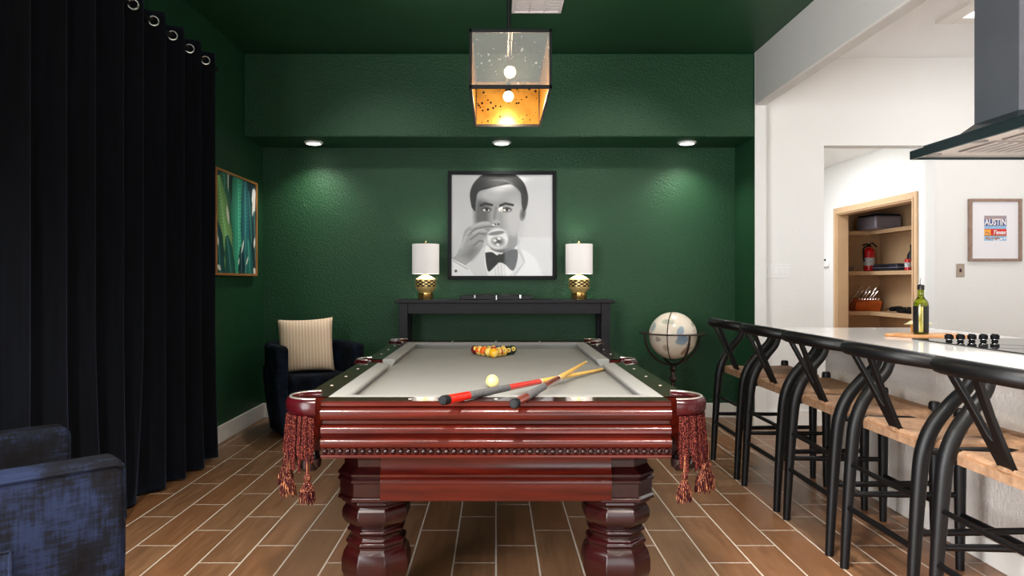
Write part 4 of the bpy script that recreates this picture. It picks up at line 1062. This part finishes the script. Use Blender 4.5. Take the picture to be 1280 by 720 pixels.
# ---------------------------------------------------------------- pantry shelves and what stands on them
def shelf(z, lab):
    P = [(PX+.125, 8.88), (PX+.125, 8.55), (4.54, 8.55), (4.54, 6.5), (4.84, 6.5), (4.84, 8.88)]
    t = MB().prism(P, z-.022, z).build('pantry_shelf', 'tan_paint', smooth=False, bevel=.003)
    l = MB().box(4.54, 4.555, 6.5, 8.565, z-.045, z-.022).box(PX+.125, 4.555, 8.55, 8.565, z-.045, z-.022).box(PX+.125, 4.84, 8.865, 8.88, z-.075, z-.022).box(4.825, 4.84, 6.5, 8.865, z-.075, z-.022)
    l.build('edge_strip', 'tan_paint', t, smooth=False); return tag(t, lab, 'shelf', 'pantry shelves')
shelf(1.845, 'top pantry shelf carrying the grey box'); shelf(1.355, 'pantry shelf carrying the fire extinguisher')
shelf(.868, 'pantry shelf carrying the knife block'); shelf(.40, 'lowest pantry shelf below the counter line')
t = thing('storage_box', 'grey rounded plastic box on the top pantry shelf', 'box', (4.60, 8.47, 1.845), math.radians(6))
MB().box(-.165, .175, -.19, .19, 0, .165).build('body', 'grey_plastic', t, bevel=.03, seg=3)
MB().box(-.15, .16, -.175, .175, .165, .182).build('lid', 'black_frame', t, bevel=.008)
m = MB()
for k in range(5): m.tube([(-.05+.05*k, -.15, .184), (-.03+.05*k, 0, .21), (-.05+.05*k, .15, .184)], .006, 6)
m.build('handle_bars', 'grey_plastic', t)
t = thing('fire_extinguisher', 'red fire extinguisher with grey label on the middle pantry shelf', 'fire extinguisher', (4.60, 8.68, 1.355))
MB().lathe([(.05, 0), (.062, .006), (.064, .02), (.064, .235), (.058, .262), (.04, .282), (.022, .292), (.022, .302)], 28).build('cylinder', 'fire_red', t)
MB().lathe([(.0645, .07), (.0648, .072), (.0648, .165), (.0645, .167)], 28).build('label', 'label_grey', t)
MB().lathe([(.02, .30), (.024, .305), (.024, .325), (.014, .33)], 16).build('valve', 'rubber', t)
MB().tube([(.0, 0, .325), (-.03, -.01, .338), (-.09, -.02, .322)], .009, 8).tube([(0, 0, .33), (.03, -.01, .352), (.085, -.02, .30)], .009, 8).build('lever', 'rubber', t)
MB().tube(catmull([(-.02, -.01, .31), (-.075, -.02, .29), (-.08, -.02, .2), (-.07, -.02, .12)], 5), .009, 8).build('hose', 'rubber', t)
t = thing('storage_case', 'dark blue soft case lying beside the fire extinguisher', 'case', (4.70, 8.325, 1.355), math.radians(90))
MB().box(-.26, .27, -.11, .11, 0, .085).build('body', 'case_blue', t, bevel=.025, seg=3)
MB().box(-.262, .272, -.112, .112, .036, .044).build('zip', 'grey_plastic', t, bevel=.002)
MB().tube(catmull([(-.08, .112, .06), (-.05, .15, .06), (.05, .15, .06), (.08, .112, .06)], 5), .008, 8).build('handle', 'rubber', t)
t = thing('spice_jar', 'small red capped jar beside the dark bottle in the pantry', 'jar', (4.615, 7.89, 1.355))
MB().lathe([(.028, 0), (.032, .004), (.032, .085), (.028, .092)], 20).build('body', 'label_grey', t); MB().lathe([(.031, .09), (.031, .125), (.028, .128)], 20).build('cap', 'fire_red', t); MB().lathe([(.0325, .0), (.0325, .035)], 20).build('band', 'fire_red', t)
t = thing('dark_bottle', 'dark glass bottle at the near end of the middle pantry shelf', 'bottle', (4.72, 7.99, 1.355))
MB().lathe([(.045, 0), (.05, .006), (.05, .15), (.042, .19), (.02, .225), (.016, .27), (.018, .275)], 24).build('glass_body', 'black_gloss', t)
MB().lathe([(.0505, .05), (.0505, .11)], 24).build('label', 'label_grey', t); MB().lathe([(.019, .268), (.019, .295), (.017, .297)], 16).build('cap', 'rubber', t)
t = thing('small_glass', 'small clear glass at the left end of the middle pantry shelf', 'glass', (4.36, 8.66, 1.355))
MB().lathe([(.028, 0), (.036, .06), (.034, .06), (.026, .006)], 20).build('glass_body', 'clear_glass', t)
MB().lathe([(.02, .006), (.028, .03), (.0, .034)], 14).build('contents', 'paper_white', t)
t = thing('knife_block', 'orange wooden knife block full of silver knives on the pantry shelf', 'knife block', (4.56, 8.70, .868), math.radians(-6))
m = MB(); m.prism([(-.07, 0), (.11, 0), (.11, .09), (.03, .10), (-.02, .165), (-.13, .11)], -.15, .15, 'x')
m.xf(Matrix.Rotation(0, 4, 'Z')).build('block', 'knife_wood', t, bevel=.004)
MB().box(-.085, .02, -.0715, -.069, .03, .075).xf(Matrix.Translation((0, -.0, 0)) @ Matrix.Rotation(0, 4, 'X')).build('name_plate', 'label_grey', t)
kd = Vector((.04, -.35, .93)).normalized()
def knife(x, y, z, L, r):
    p = Vector((x, y, z)); q = p+Vector((.55, -.15, .82)).normalized()*L
    k = MB().tube([p-(q-p)*.2, p+(q-p)*.3, q-(q-p)*.1, q], [r*.8, r, r*.95, r*.6], 8).build('knife_handle', 'chrome', t)
    MB().ball(q, r*1.1, 10, 6).build('knife_butt', 'chrome', k)
for k in range(8): knife(-.13+k*.032, -.055, .085, .085, .0085)
for k in range(6): knife(-.14+k*.045, .02, .13+.012*(k % 2), .13, .0095)
for k in range(3): knife(-.13+k*.09, .06, .14, .19, .010)
t = thing('cable_bundle', 'black appliance cords heaped on the lower pantry shelf', 'cords', (4.70, 8.08, .868))
rnd = random.Random(4)
for k in range(5):
    pts = [(rnd.uniform(-.08, .08), -.25+.5*i/7+rnd.uniform(-.03, .03), .02+rnd.uniform(0, .045)) for i in range(8)]
    MB().tube(catmull(pts, 5), .012, 7).build('cord', 'rubber', t)
MB().box(-.06, .05, -.2, .1, .0, .055).build('adapter', 'rubber', t, bevel=.02)
for k in range(3): MB().tube(catmull([(-.08+.03*k, .2+.03*k, .012), (-.05, .27, .04), (.02, .24+.02*k, .03)], 5), .008, 6).build('steel_part', 'chrome', t)

# ---------------------------------------------------------------- light
area('daylight_window', (1.15, YR+.02, 1.15), 1.9, 60, (.97, .985, 1), (PI/2, 0, 0), 2.1)
area('added_left_daylight', (BX0+.03, -.5, 1.2), 3.0, 420, (.98, .99, 1), (0, -PI/2, 0), 3.2)  # daylight added through the invented door, to brighten surfaces that face left
area('kitchen_panel_lamp', (3.95, 4.45, H-.04), 1.2, 5, (.93, .975, 1), (0, 0, 0), 1.1)
area('kitchen_panel_lamp', (3.9, 1.6, H-.04), 1.2, 5, (.93, .975, 1), (0, 0, 0), 1.1)
area('hall_lamp', (2.85, 7.6, 2.6), .8, 36, (.95, .98, 1))
for x, y in ((-1.2, .9), (0, .9), (1.2, .9), (-1.2, -1.2), (1.2, -1.2)):  # unseen ceiling lamps, added to raise the brightness of the room
    L = bpy.data.lights.new('added_ceiling_spot', 'SPOT'); L.energy = 430; L.spot_size = math.radians(125); L.spot_blend = .7; L.shadow_soft_size = .08; L.color = (1, .94, .86)
    o = bpy.data.objects.new('added_ceiling_spot', L); COL.objects.link(o); o.location = (x, y, H-.02)
for x, e in ((-1.25, 66), (1.35, 92)):           # unseen spots added at the ceiling to brighten the back wall
    L = bpy.data.lights.new('added_back_spot', 'SPOT'); L.energy = e; L.spot_size = math.radians(64); L.spot_blend = .8; L.shadow_soft_size = .07; L.color = (1, .96, .91)
    o = bpy.data.objects.new('added_back_spot', L); COL.objects.link(o); o.location = (x, 4.2, H-.02)
    o.rotation_euler = (Vector((x*.55, YB, 1.35))-o.location).to_track_quat('-Z', 'Y').to_euler()
for x, y in ((2.7, 4.45), (2.7, 2.2)):  # extra spots out of view, put in to brighten the counter
    L = bpy.data.lights.new('added_counter_spot', 'SPOT'); L.energy = 75; L.spot_size = math.radians(80); L.spot_blend = .6; L.shadow_soft_size = .08; L.color = (.97, .99, 1)
    o = bpy.data.objects.new('added_counter_spot', L); COL.objects.link(o); o.location = (x, y, H-.02)
for y in (3.40, 3.08, 2.80):
    L = bpy.data.lights.new('hood_lamp', 'SPOT'); L.energy = 12; L.spot_size = math.radians(130); L.spot_blend = .6; L.shadow_soft_size = .03
    o = bpy.data.objects.new('hood_lamp', L); COL.objects.link(o); o.location = (2.115, y, 1.835)
w = bpy.data.worlds.new('world'); SC.world = w; w.use_nodes = True
w.node_tree.nodes['Background'].inputs[0].default_value = (.8, .9, 1, 1); w.node_tree.nodes['Background'].inputs[1].default_value = 1.0
vs = SC.view_settings; vs.view_transform = 'Standard'; vs.look = 'None'; vs.gamma = 1; vs.exposure = 0.35; vs.use_curve_mapping = False
SC.cycles.max_bounces = 10; SC.cycles.transparent_max_bounces = 16; SC.cycles.caustics_reflective = False; SC.cycles.caustics_refractive = False; SC.cycles.sample_clamp_indirect = 6
